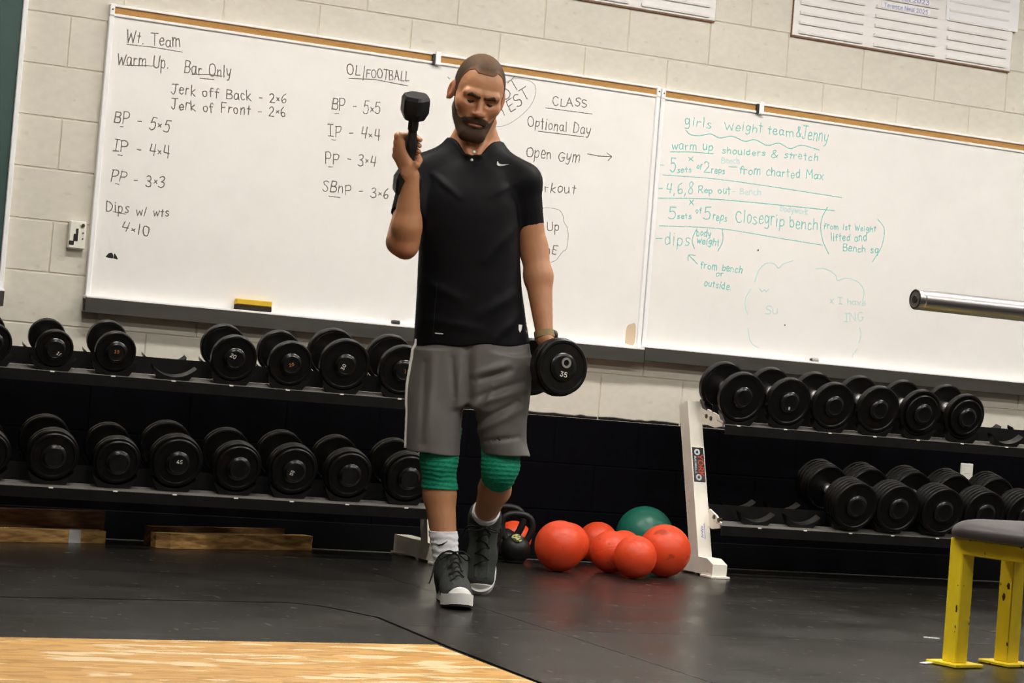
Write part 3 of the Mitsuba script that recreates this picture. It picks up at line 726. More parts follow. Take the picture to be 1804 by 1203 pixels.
def rack(label, x0, x1, stations, posts):
    k = thing('dumbbell_rack', label, 'dumbbell rack')
    for name, (yF, zF) in TIERS.items():
        t = math.radians(TILT)
        lip = [(yF, zF - 0.040), (yF + 0.004, zF - 0.040), (yF + 0.004, zF - 0.0005), (yF, zF - 0.0005)]
        top = [(yF, zF - 0.0005), (yF + 0.004, zF - 0.0035), (yF + 0.070, zF + 0.070 * math.tan(t) - 0.004), (yF + 0.070, zF + 0.070 * math.tan(t)), (yF, zF + 0.0015)]
        fr = put('front_rail', ply(prism(Polygon(lip), x1 - x0, shift((x0, 0, 0)) @ YZ), 'rack_black'), k, label='black front rail of the %s tier' % name)
        put('top_flange', ply(prism(Polygon(top), x1 - x0, shift((x0, 0, 0)) @ YZ), 'rail_grey'), fr, label='grey top flange')  # sloped flange, a lighter grey than the black lip
        yR, zR = yF + 0.118, zF + 0.018
        rear = [(yR, zR), (yR + 0.080, zR + 0.018), (yR + 0.080, zR + 0.022), (yR + 0.004, zR + 0.005), (yR + 0.004, zR + 0.064), (yR, zR + 0.064)]
        put('rear_rail', ply(prism(Polygon(rear), x1 - x0, shift((x0, 0, 0)) @ YZ), 'rack_black'), k, label='black rear rail of the %s tier' % name)
        ys, zs = SADDLE_UP[name]
        for u in stations[name]:
            for j in range(2):
                c = (u, ys + j * S_SPACING * math.cos(t), zs + j * S_SPACING * math.sin(t))
                M = shift(c) @ rot([1, 0, 0], TILT)
                sk = put('saddle', saddle_ply, k, at=mt(M))
                if j == 0:
                    put('tab', ply(box((u - 0.008, yF - 0.002, zF - 0.003), (u + 0.008, yF + 0.006, zF + 0.002)), 'rack_cream'), sk, label='pale tab on the rail edge')
    for xp, side in posts:
        # slanted square upright, foot tube and flat foot plate
        w = 0.064
        A, B = np.array([-0.585, 0.055]), np.array([-0.375, 0.724])
        d = (B - A) / np.linalg.norm(B - A)
        n = np.array([d[1], -d[0]])                               # backwards across the tube
        quad = [A, B, B + n * 0.075, A + n * 0.075]
        up = put('upright', ply(trimesh.convex.convex_hull(np.vstack([[[xp, q[0], q[1]], [xp + w, q[0], q[1]]] for q in quad])), 'rack_cream'), k, label='cream square upright')
        rear_end = -0.345 if side > 0 and xp > 0 else -0.20
        foot = [(-0.708, 0.010), (-0.708, 0.058), (-0.655, 0.078), (rear_end, 0.078), (rear_end, 0.010)]
        ft = put('foot', ply(prism(Polygon(foot), w + 0.004, shift((xp - 0.002, 0, 0)) @ YZ), 'rack_cream'), k, label='cream foot tube')
        for yy in (-0.722, rear_end - 0.095):
            put('foot_plate', ply(box((xp - 0.012, yy, 0.0), (xp + w + 0.012, yy + 0.10, 0.010), 0.002), 'rack_cream'), ft)
        for name, (yF, zF) in TIERS.items():
            xs = xp + w if side > 0 else xp - 0.008
            br_ = [(yF + 0.225, zF + 0.100), (yF + 0.055, zF + 0.040), (yF + 0.012, zF + 0.012), (yF + 0.020, zF - 0.012), (yF + 0.085, zF - 0.020), (yF + 0.225, zF + 0.020)]
            if name == 'upper':
                br_ = [(yF + 0.30, zF + 0.092), (yF + 0.055, zF + 0.034), (yF + 0.022, zF + 0.016), (yF + 0.028, zF - 0.008), (yF + 0.095, zF - 0.016), (yF + 0.30, zF + 0.020)]
            b = put('bracket', ply(prism(Polygon(br_), 0.008, shift((xs, 0, 0)) @ YZ), 'rack_cream'), k, label='cream end bracket of the %s tier' % name)
            for by, bz in (((-.438, .664), (-.479, .656)) if name == 'upper' else ((-.572, .245), (-.612, .236))):
                bolt = moved(trimesh.creation.cylinder(0.0095, 0.016, sections=6), shift((xs + 0.004, by, bz)) @ rot([0, 1, 0], 90))
                put('bolt', ply(bolt, 'bolt_brown'), b, label='brown bolt')
    return k

U_UP_L = [-1.19, -0.965, -0.74, -0.515, -0.285, -0.061, 0.163, 0.390, 0.613, 0.835, 1.053, 1.292]
U_LO_L = [-1.19, -0.96, -0.73, -0.50, -0.27, -0.032, 0.205, 0.428, 0.664, 0.884, 1.108, 1.352]
U_UP_R = [2.815, 3.044, 3.265, 3.493, 3.717, 3.950, 4.19, 4.42, 4.65]
U_LO_R = [2.960, 3.185, 3.412, 3.628, 3.862, 4.086, 4.313, 4.54]
def sx(tier, us, r, half):
    """saddle positions: us were measured where the dumbbells' faces cross y = -0.60"""
    yf = SADDLE_UP[tier][0] - math.sin(math.radians(TILT)) * r - half * math.cos(math.radians(TILT))
    return [u + (yf + 0.60) * (u + 1.47) / 7.5 for u in us]
rkl = rack('long two tier dumbbell rack under the left whiteboard', -1.40, 1.462, {'upper': sx('upper', U_UP_L[2:], .086, .016), 'lower': sx('lower', U_LO_L[2:], .096, .030)}, [(1.462, -1), (-1.47, 1)])
rkr = rack('two tier dumbbell rack with a cream upright, right of the medicine balls', 2.738, 4.85, {'upper': sx('upper', U_UP_R, .103, .017), 'lower': sx('lower', U_LO_R, .106, .054)}, [(2.674, 1), (4.852, -1)])

# sticker and pen scribble on the right rack's upright: drawn on the slanted front face
def on_upright(m, s):
    """m drawn in (x across, y up the upright), its base s metres above the upright's foot, thickness to the viewer"""
    A, B = np.array([-0.585, 0.055]), np.array([-0.375, 0.724])
    d = (B - A) / np.linalg.norm(B - A)
    F = np.eye(4)
    F[:3, 0] = (1, 0, 0); F[:3, 1] = (0, d[0], d[1]); F[:3, 2] = (0, -d[1], d[0])
    F[:3, 3] = (2.674 + 0.032, A[0] + d[0] * s, A[1] + d[1] * s)
    return moved(m, F)
up_key = rkr + '__upright'
stk = put('sticker', ply(on_upright(box((-0.027, 0, 0), (0.027, 0.150, 0.0012)), 0.345), 'sticker_black'), up_key, label='black sticker with red upright lettering and silver discs')
scene_sub = rkr                                     # sub-parts may not go deeper: letters are parts of the rack beside the sticker
def sticker_part(name, m, b, label):
    put(name, ply(on_upright(m, 0.345), b), up_key, label=label)
w_ = meshkit.text_mesh('YORK', 0.026, 0.0006, bold=True)
w_.apply_transform(np.diag([0.098 / w_.bounds[1][0], 1, 1, 1]))
w_.apply_transform(shift((-0.0035, 0.122, 0.0012)) @ rot([0, 0, 1], -90))
sticker_part('sticker_letters', w_, 'sticker_red', 'red lettering YORK')
w_ = meshkit.text_mesh('BARBELL', 0.009, 0.0006, bold=True)
w_.apply_transform(np.diag([0.080 / w_.bounds[1][0], 1, 1, 1]))
w_.apply_transform(shift((-0.0195, 0.114, 0.0012)) @ rot([0, 0, 1], -90))
sticker_part('sticker_small_letters', w_, 'sticker_silver', 'small pale lettering BARBELL')
for yy in (0.020, 0.130):
    r1 = Point(-0.004, yy).buffer(0.014).difference(Point(-0.004, yy).buffer(0.006))
    sticker_part('sticker_disc', prism(r1, 0.0006, shift((0, 0, 0.0012))), 'sticker_silver', 'silver plate drawn on the sticker')
scr = [smooth_path([(0.004 * math.sin(3.1 * i) + 0.006, 0.10 + 0.006 * i) for i in range(12)]), smooth_path([(-0.006 + 0.006 * math.cos(2.7 * i), 0.105 + 0.005 * i) for i in range(11)])]
put('pen_scribble', ply(on_upright(prism(unary_union([LineString(s).buffer(0.0014, quad_segs=2) for s in scr]), 0.0005), 0.0), 'ink_blue'), up_key, label='blue pen scribble')

# ------------------------------------------------------------------ dumbbells
def plate_mesh(r, t):
    b = 0.0035
    return lathe([(0.015, -t / 2 + b), (0.45 * r, -t / 2 + b), (0.50 * r, -t / 2 + b), (0.84 * r, -t / 2 + b), (0.88 * r, -t / 2), (0.955 * r, -t / 2), (r, -t / 2 + 0.004), (r, t / 2 - 0.004),
                  (0.955 * r, t / 2), (0.88 * r, t / 2), (0.84 * r, t / 2 - b), (0.015, t / 2 - b), (0.015, -t / 2 + b)], 56, 'y')
def cap_mesh(r, h, sgn):
    pr = [(0, 0), (r, 0), (r, 0.55 * h), (0.90 * r, 0.82 * h), (0.74 * r, h), (0.66 * r, 0.90 * h), (0.30 * r, 0.86 * h), (0, 0.86 * h)]
    m = lathe(pr, 40, 'y')
    if sgn < 0:
        m.apply_transform(rot([0, 0, 1], 180))
    return m
def handle_mesh(y0, y1):
    L = y1 - y0
    pr = [(0, 0), (0.0225, 0), (0.0240, 0.002), (0.0240, 0.014), (0.0225, 0.016), (0.0135, 0.017)] + [(0.0135 + 0.004 * math.sin(math.pi * s), 0.017 + s * (L - 0.034)) for s in np.linspace(0.05, 0.95, 12)] + [(0.0135, L - 0.017), (0.0225, L - 0.016), (0.0240, L - 0.014), (0.0240, L - 0.002), (0.0225, L), (0, L)]
    return moved(lathe(pr, 24, 'y'), shift((0, y0, 0)))
_cache = {}
def shared(fn, *a):
    q = (fn.__name__,) + a
    if q not in _cache:
        _cache[q] = fn(*a)
    return _cache[q]
def plate_ply(r, t): return ply(plate_mesh(r, t), 'iron_black', 35)
def cap_ply(r, h, s): return ply(cap_mesh(r, h, s), 'iron_cap', 35)
def handle_ply(a, b): return ply(handle_mesh(a, b), 'chrome', 40)

def dumbbell(M, plates, spacing, label, group, cap=0.046, number=None, number_mat='paint_number', ring=False, caph=0.018):
    """plates: (radius, thickness) from the outside in; the local y axis runs from the front head to the rear head, origin at the middle of the front head"""
    k = thing('dumbbell', label, 'dumbbell', group)
    tot = sum(t for _, t in plates)
    for sgn, yc in ((-1, 0.0), (1, spacing)):
        y = yc + sgn * tot / 2
        for r, t in plates:
            put('plate', shared(plate_ply, r, t), k, at=mt(M @ shift((0, y - sgn * t / 2, 0)) @ rot([0, 1, 0], wr_rng.uniform(0, 360))))
            y -= sgn * t
        put('end_cap', shared(cap_ply, cap, caph, sgn), k, at=mt(M @ shift((0, yc + sgn * (tot / 2 - 0.0037), 0))), label='round end cap')
    put('handle', shared(handle_ply, round(tot / 2 - 0.004, 4), round(spacing - tot / 2 + 0.004, 4)), k, at=mt(M), label='bare steel handle')
    yf = -tot / 2 + 0.0037 - 0.86 * caph
    if ring:
        put('hub_ring', ply(moved(lathe([(0.0095, 0), (0.0170, 0), (0.0170, 0.004), (0.0095, 0.004), (0.0095, 0)], 32, 'y'), shift((0.006, yf - 0.0035, 0.014))), 'ring_grey', 30), k, at=mt(M), label='grey ring of the axle end')
    if number:
        txt, h, dx, dz, ang = number
        nm = meshkit.text_mesh(txt, h, 0.0008, bold=True)
        nm.apply_transform(shift((-(nm.bounds[0][0] + nm.bounds[1][0]) / 2, -h / 2, 0)))
        nm.apply_transform(shift((dx, yf - 0.0002, dz)) @ XZ @ rot([0, 0, 1], ang))
        put('number', ply(nm, number_mat), k, at=mt(M), label='painted number %s' % txt)
    return k

def rack_place(tier, u, r, half):
    """frame of a dumbbell on a saddle; u was measured where the face crosses y = -0.60"""
    ys, zs = SADDLE_UP[tier]
    t = math.radians(TILT)
    y0, z0 = ys - math.sin(t) * r, zs + math.cos(t) * r + 0.0008
    yf = y0 - half * math.cos(t)
    x = u + (yf + 0.60) * (u + 1.47) / 7.5
    return shift((x, y0, z0)) @ rot([1, 0, 0], TILT)

GLU, GLL, GRU, GRL = 'dumbbells on the upper tier of the left rack', 'dumbbells on the lower tier of the left rack', 'dumbbells on the upper tier of the right rack', 'dumbbells on the lower tier of the right rack'
LU = [(-0.285, .070, 'black dumbbell cut by the left edge on the upper tier of the left rack', None, 1),
      (-0.061, .068, 'smallest black dumbbell, first whole one on the upper tier of the left rack', ('10', .013, .016, -.016, -30), 1),
      (0.163, .075, 'black dumbbell just left of the empty saddle, upper tier of the left rack', ('15', .012, .0, .004, 0), 2),
      (0.613, .088, 'black dumbbell just right of the empty saddle, upper tier of the left rack', ('20', .015, -.010, .012, -20), 1),
      (0.835, .086, 'black dumbbell second right of the empty saddle on the upper tier of the left rack', ('25', .012, .0, .0, 20), 2),
      (1.053, .100, 'black dumbbell third right of the empty saddle on the upper tier of the left rack', ('30', .014, -.010, -.006, 70), 1),
      (1.292, .098, 'black dumbbell partly behind the man on the upper tier of the left rack', ('/', .014, .004, .0, 20), 2)]
for u, r, lab, num, pm in LU:
    dumbbell(rack_place('upper', u, r, 0.016), [(r, 0.030)], S_SPACING, lab, GLU, cap=0.044 * (0.75 + 0.25 * r / 0.1), number=num, number_mat='paint_number' if pm == 1 else 'paint_orange')
LLW = ['cut by the left edge', 'first whole one from the left', 'second whole one from the left', 'third whole one, with a white number', 'fourth whole one from the left', 'fifth whole one from the left', 'next to last before the man', 'last one, partly behind the man']
for i, u in enumerate(U_LO_L[4:]):
    r = (.088, .096, .089, .101, .095, .098, .096, .098)[i]
    num = {3: ('45', .014, .004, .008, 0), 5: ('55', .013, -.012, -.004, 70)}.get(i)
    dumbbell(rack_place('lower', u, r, 0.030), [(r * 0.90, 0.016), (r, 0.022), (r, 0.022)], 0.190, 'black dumbbell, lower tier of left rack, ' + LLW[i], GLL, number=num)
RUW = ['leftmost', 'second from the left', 'third from the left', 'fourth from the left', 'fifth from the left', 'rightmost, beside the empty saddle']
for i, u in enumerate(U_UP_R[:6]):
    r = (.106, .103, .102, .103, .103, .102)[i]
    pl_ = [(r, 0.030)] if i < 4 else [(r * 0.80, 0.014), (r, 0.026)]
    dumbbell(rack_place('upper', u, r, 0.018), pl_, S_SPACING, 'black dumbbell, upper tier of right rack, ' + RUW[i], GRU, number=('8', .012, -.003, -.024, 0) if i == 1 else None)
RLW = ['leftmost, beside the two empty saddles', 'second from the left', 'third from the left, above the bench', 'fourth from the left, above the bench', 'rightmost, cut by the right edge']
for i, u in enumerate(U_LO_R[2:7]):
    r = .1060
    dumbbell(rack_place('lower', u, r, 0.052), [(r, 0.022), (r, 0.022), (r, 0.022), (r, 0.022), (r * 0.97, 0.020)], 0.245, 'heavy black dumbbell, lower tier of right rack, ' + RLW[i], GRL, cap=0.05)

# ------------------------------------------------------------------ balls and kettlebells
def ball(x, y, z, r, b, label, g, seam=0.0):
    m = trimesh.creation.icosphere(5, r)
    # a moulded seam and a valve
    v = m.vertices / r
    ax = np.array([math.cos(seam), 0.35, math.sin(seam)]); ax /= np.linalg.norm(ax)
    s = v @ ax
    m.vertices = v * (r - 0.0012 * np.exp(-(s / 0.012) ** 2))[:, None]
    return put('medicine_ball', ply(m, b, True), None, label, 'medicine ball', g, at=mt(shift((x, y, z + 0.0005))))
GB = 'medicine balls on the floor'
ball(1.975, -.705, .101, .101, 'ball_red', 'large red medicine ball next to the kettlebells', GB, 0.2)
ball(2.148, -.409, .089, .089, 'ball_red', 'red medicine ball mostly hidden behind the large red one next to the kettlebells', GB, 1.0)
ball(2.378, -.220, .088, .088, 'ball_red', 'red medicine ball at the back, left of the green ball', GB, 0.6)
ball(2.224, -.663, .085, .085, 'ball_red', 'scuffed red medicine ball directly behind the front one', GB, 1.7)
ball(2.392, -.440, .080, .080, 'ball_red', 'small red medicine ball peeking out in front of the green ball', GB, 2.2)
ball(2.231, -.867, .085, .085, 'ball_red', 'red medicine ball standing furthest forward', GB, 2.8)
ball(2.431, -.733, .106, .106, 'ball_red', 'large red medicine ball beside the cream upright of the right rack', GB, 0.9)
ball(2.628, -.165, .126, .126, 'ball_green', 'dark green medicine ball behind the red ones', GB, 0.4)
ball(2.045, -.084, .076, .076, 'ball_red', 'small red ball seen through the kettlebell handle', GB, 0.4)

def kettlebell(x, y, s, rz, label, dot):
    """s scales a bell of 0.12 m body width and 0.19 m height"""
    k = thing('kettlebell', label, 'kettlebell', 'kettlebells on the floor')
    M = shift((x, y, 0.0005)) @ rot([0, 0, 1], rz) @ np.diag([s, s, s, 1.0])
    body = [(0, 0), (0.034, 0), (0.040, 0.004)] + [(0.0600 * math.cos(a), 0.054 + 0.057 * math.sin(a)) for a in np.radians(np.linspace(-48, 68, 18))] + [(0.012, 0.112), (0, 0.113)]
    put('body', ply(moved(lathe(body, 48), M), 'kettle_black', 35), k)
    path = smooth_path([(-0.040, 0, 0.088), (-0.052, 0, 0.112), (-0.061, 0, 0.145), (-0.052, 0, 0.176), (-0.024, 0, 0.191), (0.024, 0, 0.191), (0.052, 0, 0.176), (0.061, 0, 0.145), (0.052, 0, 0.112), (0.040, 0, 0.088)], 5)
    put('handle', ply(moved(tube(path, 0.0130, 16), M), 'kettle_black', 40), k)
    if dot:
        c = trimesh.creation.icosphere(3, 1.0)
        c.apply_transform(np.diag([0.024, 0.009, 0.024, 1.0]))
        c.apply_transform(shift((0.0, -0.036, 0.099)) @ rot([1, 0, 0], -52))
        put('label_patch', ply(moved(c, M), 'kettle_label', True), k, label='worn yellow green label')
kettlebell(1.915, -.405, 1.04, -16, 'front black kettlebell with a worn yellow green label', True)
kettlebell(1.940, -.235, 1.13, -20, 'taller black kettlebell standing behind the labelled one', False)
kettlebell(1.775, -.440, 0.83, -14, 'small black kettlebell partly hidden behind the shoe of the man', False)

# ------------------------------------------------------------------ timber on the floor
def timber(label, x0, y0, x1, y1, h, d, z, b, tape=None, cut=0.0):
    k = thing('timber_beam', label, 'wood')
    L, ang = math.hypot(x1 - x0, y1 - y0), math.degrees(math.atan2(y1 - y0, x1 - x0))
    M = shift((x0, y0, z)) @ rot([0, 0, 1], ang)
    poly = Polygon([(cut, 0), (L - 0.018, 0), (L, 0.018), (L, d), (0, d), (0, cut)] if cut else [(0, 0), (L, 0), (L, d), (0, d)])
    m = prism(poly, h)
    put('beam', ply(moved(m, M), b), k)
    if tape:
        put('tape', ply(moved(box((L - tape - 0.05, -0.0015, -0.0), (L - tape, d * 0.5, h + 0.0015)), M), 'tape_grey'), k, label='grey tape wrap')
    return k
timber('yellowish timber beam with grey tape in front of the left rack', -1.05, -.80, .225, -.411, .047, .075, .001, 'timber', tape=.105)
timber('dark brown timber beam lying behind and above the taped one', -1.05, -.66, .235, -.325, .085, .05, .030, 'timber_dark')
timber('second dark support beam under the brown one', -1.05, -.655, .20, -.32, .028, .05, .001, 'timber_dark')
timber('pale worn timber beam with bevelled ends lying alone left of the man', .415, -.515, 1.099, -.270, .056, .075, .001, 'timber', cut=.04)
timber('thin dark timber beam right behind the pale worn one', .40, -.39, 1.00, -.165, .072, .04, .001, 'timber_dark')

# ------------------------------------------------------------------ bench with its bar
k = thing('weight_bench', 'yellow steel weight bench with a dark grey vinyl pad at the right edge', 'bench')
BM = shift((2.086, -3.209, 0)) @ rot([0, 0, 1], 12)
def bpart(name, m, b, label=None, sm=False, parent=None):
    return put(name, ply(moved(m, BM), b, sm), parent or k, label=label)
W_, LEN = 0.222, 1.02
for (lx, ly) in ((0, 0), (W_, 0), (0, -LEN), (W_, -LEN)):
    leg = bpart('leg', box((lx, ly, 0.010), (lx + 0.052, ly + 0.052, 0.350), 0.003), 'yellow_steel')
    bpart('foot_plate', box((lx - 0.032, ly - 0.034, 0.001), (lx + 0.084, ly + 0.084, 0.011), 0.002), 'yellow_steel', parent=leg)
for lx in (0, W_):
    bpart('side_rail', box((lx, -LEN, 0.322), (lx + 0.052, 0.052, 0.368), 0.003), 'yellow_steel')
for ly in (0, -LEN):
    bpart('cross_rail', box((0.050, ly + 0.004, 0.322), (W_ + 0.002, ly + 0.048, 0.362), 0.003), 'yellow_steel')
pad = m3.CrossSection([[(-0.040, -LEN - 0.06), (W_ + 0.09, -LEN - 0.06), (W_ + 0.09, 0.07), (-0.040, 0.07)]])
def rounded(cs, r): return cs.offset(-r, m3.JoinType.Round, 2.0, 32).offset(r, m3.JoinType.Round, 2.0, 32)
lay = []
for z, ins in ((0.3685, 0.012), (0.374, 0.004), (0.384, 0.0), (0.394, 0.001), (0.403, 0.006), (0.411, 0.015), (0.418, 0.028), (0.423, 0.044), (0.427, 0.066), (0.429, 0.09)):
    c = rounded(pad, 0.10).offset(-ins, m3.JoinType.Round, 2.0, 32)
    for q in c.to_polygons()[0]:
        lay.append((q[0], q[1], z))
bpart('pad', trimesh.convex.convex_hull(np.array(lay)), 'pad_vinyl', 'dark grey vinyl pad', 30)
for sx in (-0.42, 0.50):
    u0 = np.array([2.446 + sx, -3.93])
    p_ = put('rack_upright', ply(box((u0[0] - 0.03, u0[1], 0.01), (u0[0] + 0.03, u0[1] + 0.06, 1.02), 0.003), 'yellow_steel'), k)
    put('bar_hook', ply(cat(box((u0[0] - 0.03, -4.02, 0.925), (u0[0] + 0.03, u0[1] + 0.01, 0.9655), 0.002), box((u0[0] - 0.03, -4.03, 0.925), (u0[0] + 0.03, -4.012, 1.0), 0.002)), 'yellow_steel'), p_)
    put('base_foot', ply(box((u0[0] - 0.04, -4.35, 0.001), (u0[0] + 0.04, -3.84, 0.05), 0.003), 'yellow_steel'), p_)
b_ = thing('barbell', 'steel barbell whose end reaches into the photo from the right edge', 'barbell')
BX, BY, BZ = 1.3457, -3.9615, 0.9806
def bar_part(name, prof, b, label=None):
    put(name, ply(moved(lathe(prof, 48, 'x'), shift((BX, BY, BZ))), b, 30), b_, label=label)
def sleeve(x0, s):
    """a bar sleeve from its end inwards"""
    pr = [(0.0, 0.0), (0.0245, 0.0), (0.0252, 0.002), (0.0252, 0.010), (0.0235, 0.0115), (0.0235, 0.0165), (0.0250, 0.018), (0.0250, 0.405), (0.0, 0.405)]
    col = [(0.0, 0.400), (0.036, 0.400), (0.039, 0.403), (0.039, 0.420), (0.033, 0.428), (0.033, 0.440), (0.0, 0.440)]
    cap = [(0.0, -0.002), (0.009, -0.002), (0.010, 0.0005), (0.0185, 0.001), (0.020, -0.0012), (0.0225, -0.0012), (0.0235, 0.001), (0.0, 0.003)]
    f = lambda p: [(r, x0 + s * h) for r, h in p]
    bar_part('sleeve', f(pr), 'bar_steel'); bar_part('collar', f(col), 'bar_steel'); bar_part('end_cap', f(cap), 'bar_cap', 'dark end cap')
sleeve(0.0, 1); sleeve(2.20, -1)
bar_part('shaft', [(0, 0.43), (0.014, 0.43), (0.014, 1.77), (0, 1.77)], 'bar_steel')
k = thing('paper_scrap', 'white scrap of tape on the floor at the foot plate of the bench', 'tape scrap')
put('scrap', ply(moved(box((-0.022, -0.010, 0.0), (0.022, 0.010, 0.004), 0.001), shift((2.022, -3.160, 0.0005)) @ rot([0, 0, 1], 25)), 'paper'), k)
k = thing('paper_scrap', 'thin white paper scrap on the floor left of the bench, behind its foot plate', 'paper scrap')
put('scrap', ply(moved(box((-0.026, -0.004, 0.0), (0.026, 0.004, 0.002)), shift((2.483, -2.527, 0.0005)) @ rot([0, 0, 1], -30)), 'paper'), k)

# ------------------------------------------------------------------ the man: signed distance modelling
PO = np.array([1.03178, -1.93678, 0.0])
PM = np.array([[_c, _s, 0, PO[0]], [-_s, _c, 0, PO[1]], [0, 0, 1, 0], [0, 0, 0, 1.0]])     # local x: his left, y: away from the viewer, z: up
A_ = lambda *v: np.array(v, float)

def rc(P, a, b, ra, rb):
    """round cone from a (radius ra) to b (radius rb)"""
    a, b = np.asarray(a, float), np.asarray(b, float)
    pa, ba = P - a, b - a
    t = np.clip(pa @ ba / max(ba @ ba, 1e-9), 0, 1)
    return np.linalg.norm(pa - t[:, None] * ba, axis=1) - (ra + (rb - ra) * t)
def ell(P, c, r):
    q = (P - np.asarray(c, float)) / np.asarray(r, float)
    k = np.linalg.norm(q, axis=1)
    return (k - 1) * min(r)
def smin(a, b, k):
    h = np.clip(0.5 + 0.5 * (b - a) / k, 0, 1)
    return b + (a - b) * h - k * h * (1 - h)
def smax(a, b, k):
    return -smin(-a, -b, k)
def loft(P, tab, pw=2.0):
    """elliptic tube along z; tab rows: z, cx, cy, a, b"""
    t = np.array(tab, float)
    z = P[:, 2]
    g = [np.interp(z, t[:, 0], t[:, i]) for i in range(1, 5)]
    q = (np.abs((P[:, 0] - g[0]) / g[2]) ** pw + np.abs((P[:, 1] - g[1]) / g[3]) ** pw) ** (1 / pw)
    return (q - 1) * np.minimum(g[2], g[3])
def smooth_tab(tab, n=6):
    return smooth_path(np.array(tab, float), n)

def surface_net(fn, axes, coarse=6, margin=2.0):
    """naive surface nets of fn(P) on a rectilinear grid; evaluates only blocks near the surface"""
    X, Y, Z = [np.asarray(a, float) for a in axes]
    n = (len(X), len(Y), len(Z))
    val = np.empty(n, np.float32)
    blocks = [[(i, min(i + coarse, m)) for i in range(0, m, coarse)] for m in n]
    cen = [np.array([a[(lo + hi - 1) // 2] for lo, hi in bl]) for a, bl in zip((X, Y, Z), blocks)]
    wid = [np.array([max(a[hi - 1] - a[lo], 1e-4) for lo, hi in bl]) for a, bl in zip((X, Y, Z), blocks)]
    G = np.stack(np.meshgrid(*cen, indexing='ij'), -1).reshape(-1, 3)
    D = fn(G).reshape([len(c) for c in cen])
    R_ = np.sqrt(wid[0][:, None, None] ** 2 + wid[1][None, :, None] ** 2 + wid[2][None, None, :] ** 2) * 0.5
    near = np.abs(D) < R_ * margin + 0.004
    idx, pts = [], []
    for (i, j, k) in np.ndindex(D.shape):
        (a0, a1), (b0, b1), (c0, c1) = blocks[0][i], blocks[1][j], blocks[2][k]
        if not near[i, j, k]:
            val[a0:a1, b0:b1, c0:c1] = D[i, j, k]
    sel = np.argwhere(near)
    ids = []
    for i, j, k in sel:
        (a0, a1), (b0, b1), (c0, c1) = blocks[0][i], blocks[1][j], blocks[2][k]
        g = np.stack(np.meshgrid(np.arange(a0, a1), np.arange(b0, b1), np.arange(c0, c1), indexing='ij'), -1).reshape(-1, 3)
        ids.append(g)
    ids = np.vstack(ids)
    for s in range(0, len(ids), 400000):
        q = ids[s:s + 400000]
        val[q[:, 0], q[:, 1], q[:, 2]] = fn(np.stack([X[q[:, 0]], Y[q[:, 1]], Z[q[:, 2]]], 1))
    sg = val < 0
    m = np.zeros((n[0] - 1, n[1] - 1, n[2] - 1), np.int8)
    for d in np.ndindex(2, 2, 2):
        m += sg[d[0]:n[0] - 1 + d[0], d[1]:n[1] - 1 + d[1], d[2]:n[2] - 1 + d[2]]
    act = np.argwhere((m > 0) & (m < 8))
    vid = np.full(m.shape, -1, np.int32)
    vid[tuple(act.T)] = np.arange(len(act))
    acc, cnt = np.zeros((len(act), 3)), np.zeros(len(act))
    corner = {}
    for d in np.ndindex(2, 2, 2):
        c = act + d
        corner[d] = (val[tuple(c.T)].astype(float), np.stack([X[c[:, 0]], Y[c[:, 1]], Z[c[:, 2]]], 1))
    for d in np.ndindex(2, 2, 2):
        for ax in range(3):
            if d[ax] == 0:
                e = list(d); e[ax] = 1
                v0, p0 = corner[d]; v1, p1 = corner[tuple(e)]
                x = (v0 < 0) != (v1 < 0)
                t = np.where(x, v0 / np.where(x, v0 - v1, 1), 0)
                acc += np.where(x[:, None], p0 + (p1 - p0) * t[:, None], 0)
                cnt += x
    V = acc / cnt[:, None]
    F = []
    for ax in range(3):
        b, c = (ax + 1) % 3, (ax + 2) % 3
        s0 = [slice(None)] * 3; s1 = [slice(None)] * 3
        s0[ax] = slice(0, -1); s1[ax] = slice(1, None)
        for s in (s0, s1):
            s[b] = slice(1, -1); s[c] = slice(1, -1)
        A, B = sg[tuple(s0)], sg[tuple(s1)]
        e = np.argwhere(A != B)
        fl = A[tuple(e.T)]
        base = e.copy(); base[:, b] += 1; base[:, c] += 1
        def cell(db, dc):
            q = base.copy(); q[:, b] += db; q[:, c] += dc
            return vid[tuple(q.T)]
        q = np.stack([cell(-1, -1), cell(0, -1), cell(0, 0), cell(-1, 0)], 1)
        q = np.where(fl[:, None], q, q[:, ::-1])
        F.append(q)
    F = np.vstack(F)
    return trimesh.Trimesh(V, np.vstack([F[:, [0, 1, 2]], F[:, [0, 2, 3]]]), process=False)

def ax(*spans):
    """grid coordinates: (from, to, step) joined"""
    out = []
    for a, b, s in spans:
        out.append(np.linspace(a, b, max(2, int(round((b - a) / s)) + 1))[:-1])
    return np.concatenate(out + [[spans[-1][1]]])

def unit(v):
    return np.asarray(v, float) / np.linalg.norm(v)

# joints
SHR, ELR, WRR = A_(-.214, .022, 1.370), A_(-.237, -.112, 1.128), A_(-.236, -.168, 1.345)
SHL, ELL, WRL = A_(.116, .020, 1.372), A_(.176, .034, 1.150), A_(.232, -.042, .870)
HPR, KNR, ANR = A_(-.085, .020, .850), A_(-.078, -.040, .445), A_(-.022, -.070, .100)
HPL, KNL, ANL = A_(.090, .020, .850), A_(.122, -.020, .440), A_(.072, .330, .232)
HEX_C, HEX_A = A_(-.242, -.192, 1.432), unit((.045, -.42, .906))
DBL_C, DBL_A = A_(.238, -.050, .778), unit((.46, -.888, .015))

# head frame: turned to his left, tilted, looking down
_hy, _hp, _hr = math.radians(12), math.radians(17), math.radians(7)
HR = (rot([0, 1, 0], 7) @ rot([0, 0, 1], 12) @ rot([1, 0, 0], 17))[:3, :3]
HC, HS = A_(-.050, -.020, 1.640), 1.06
def to_head(P):
    return ((P - HC) @ HR) / HS

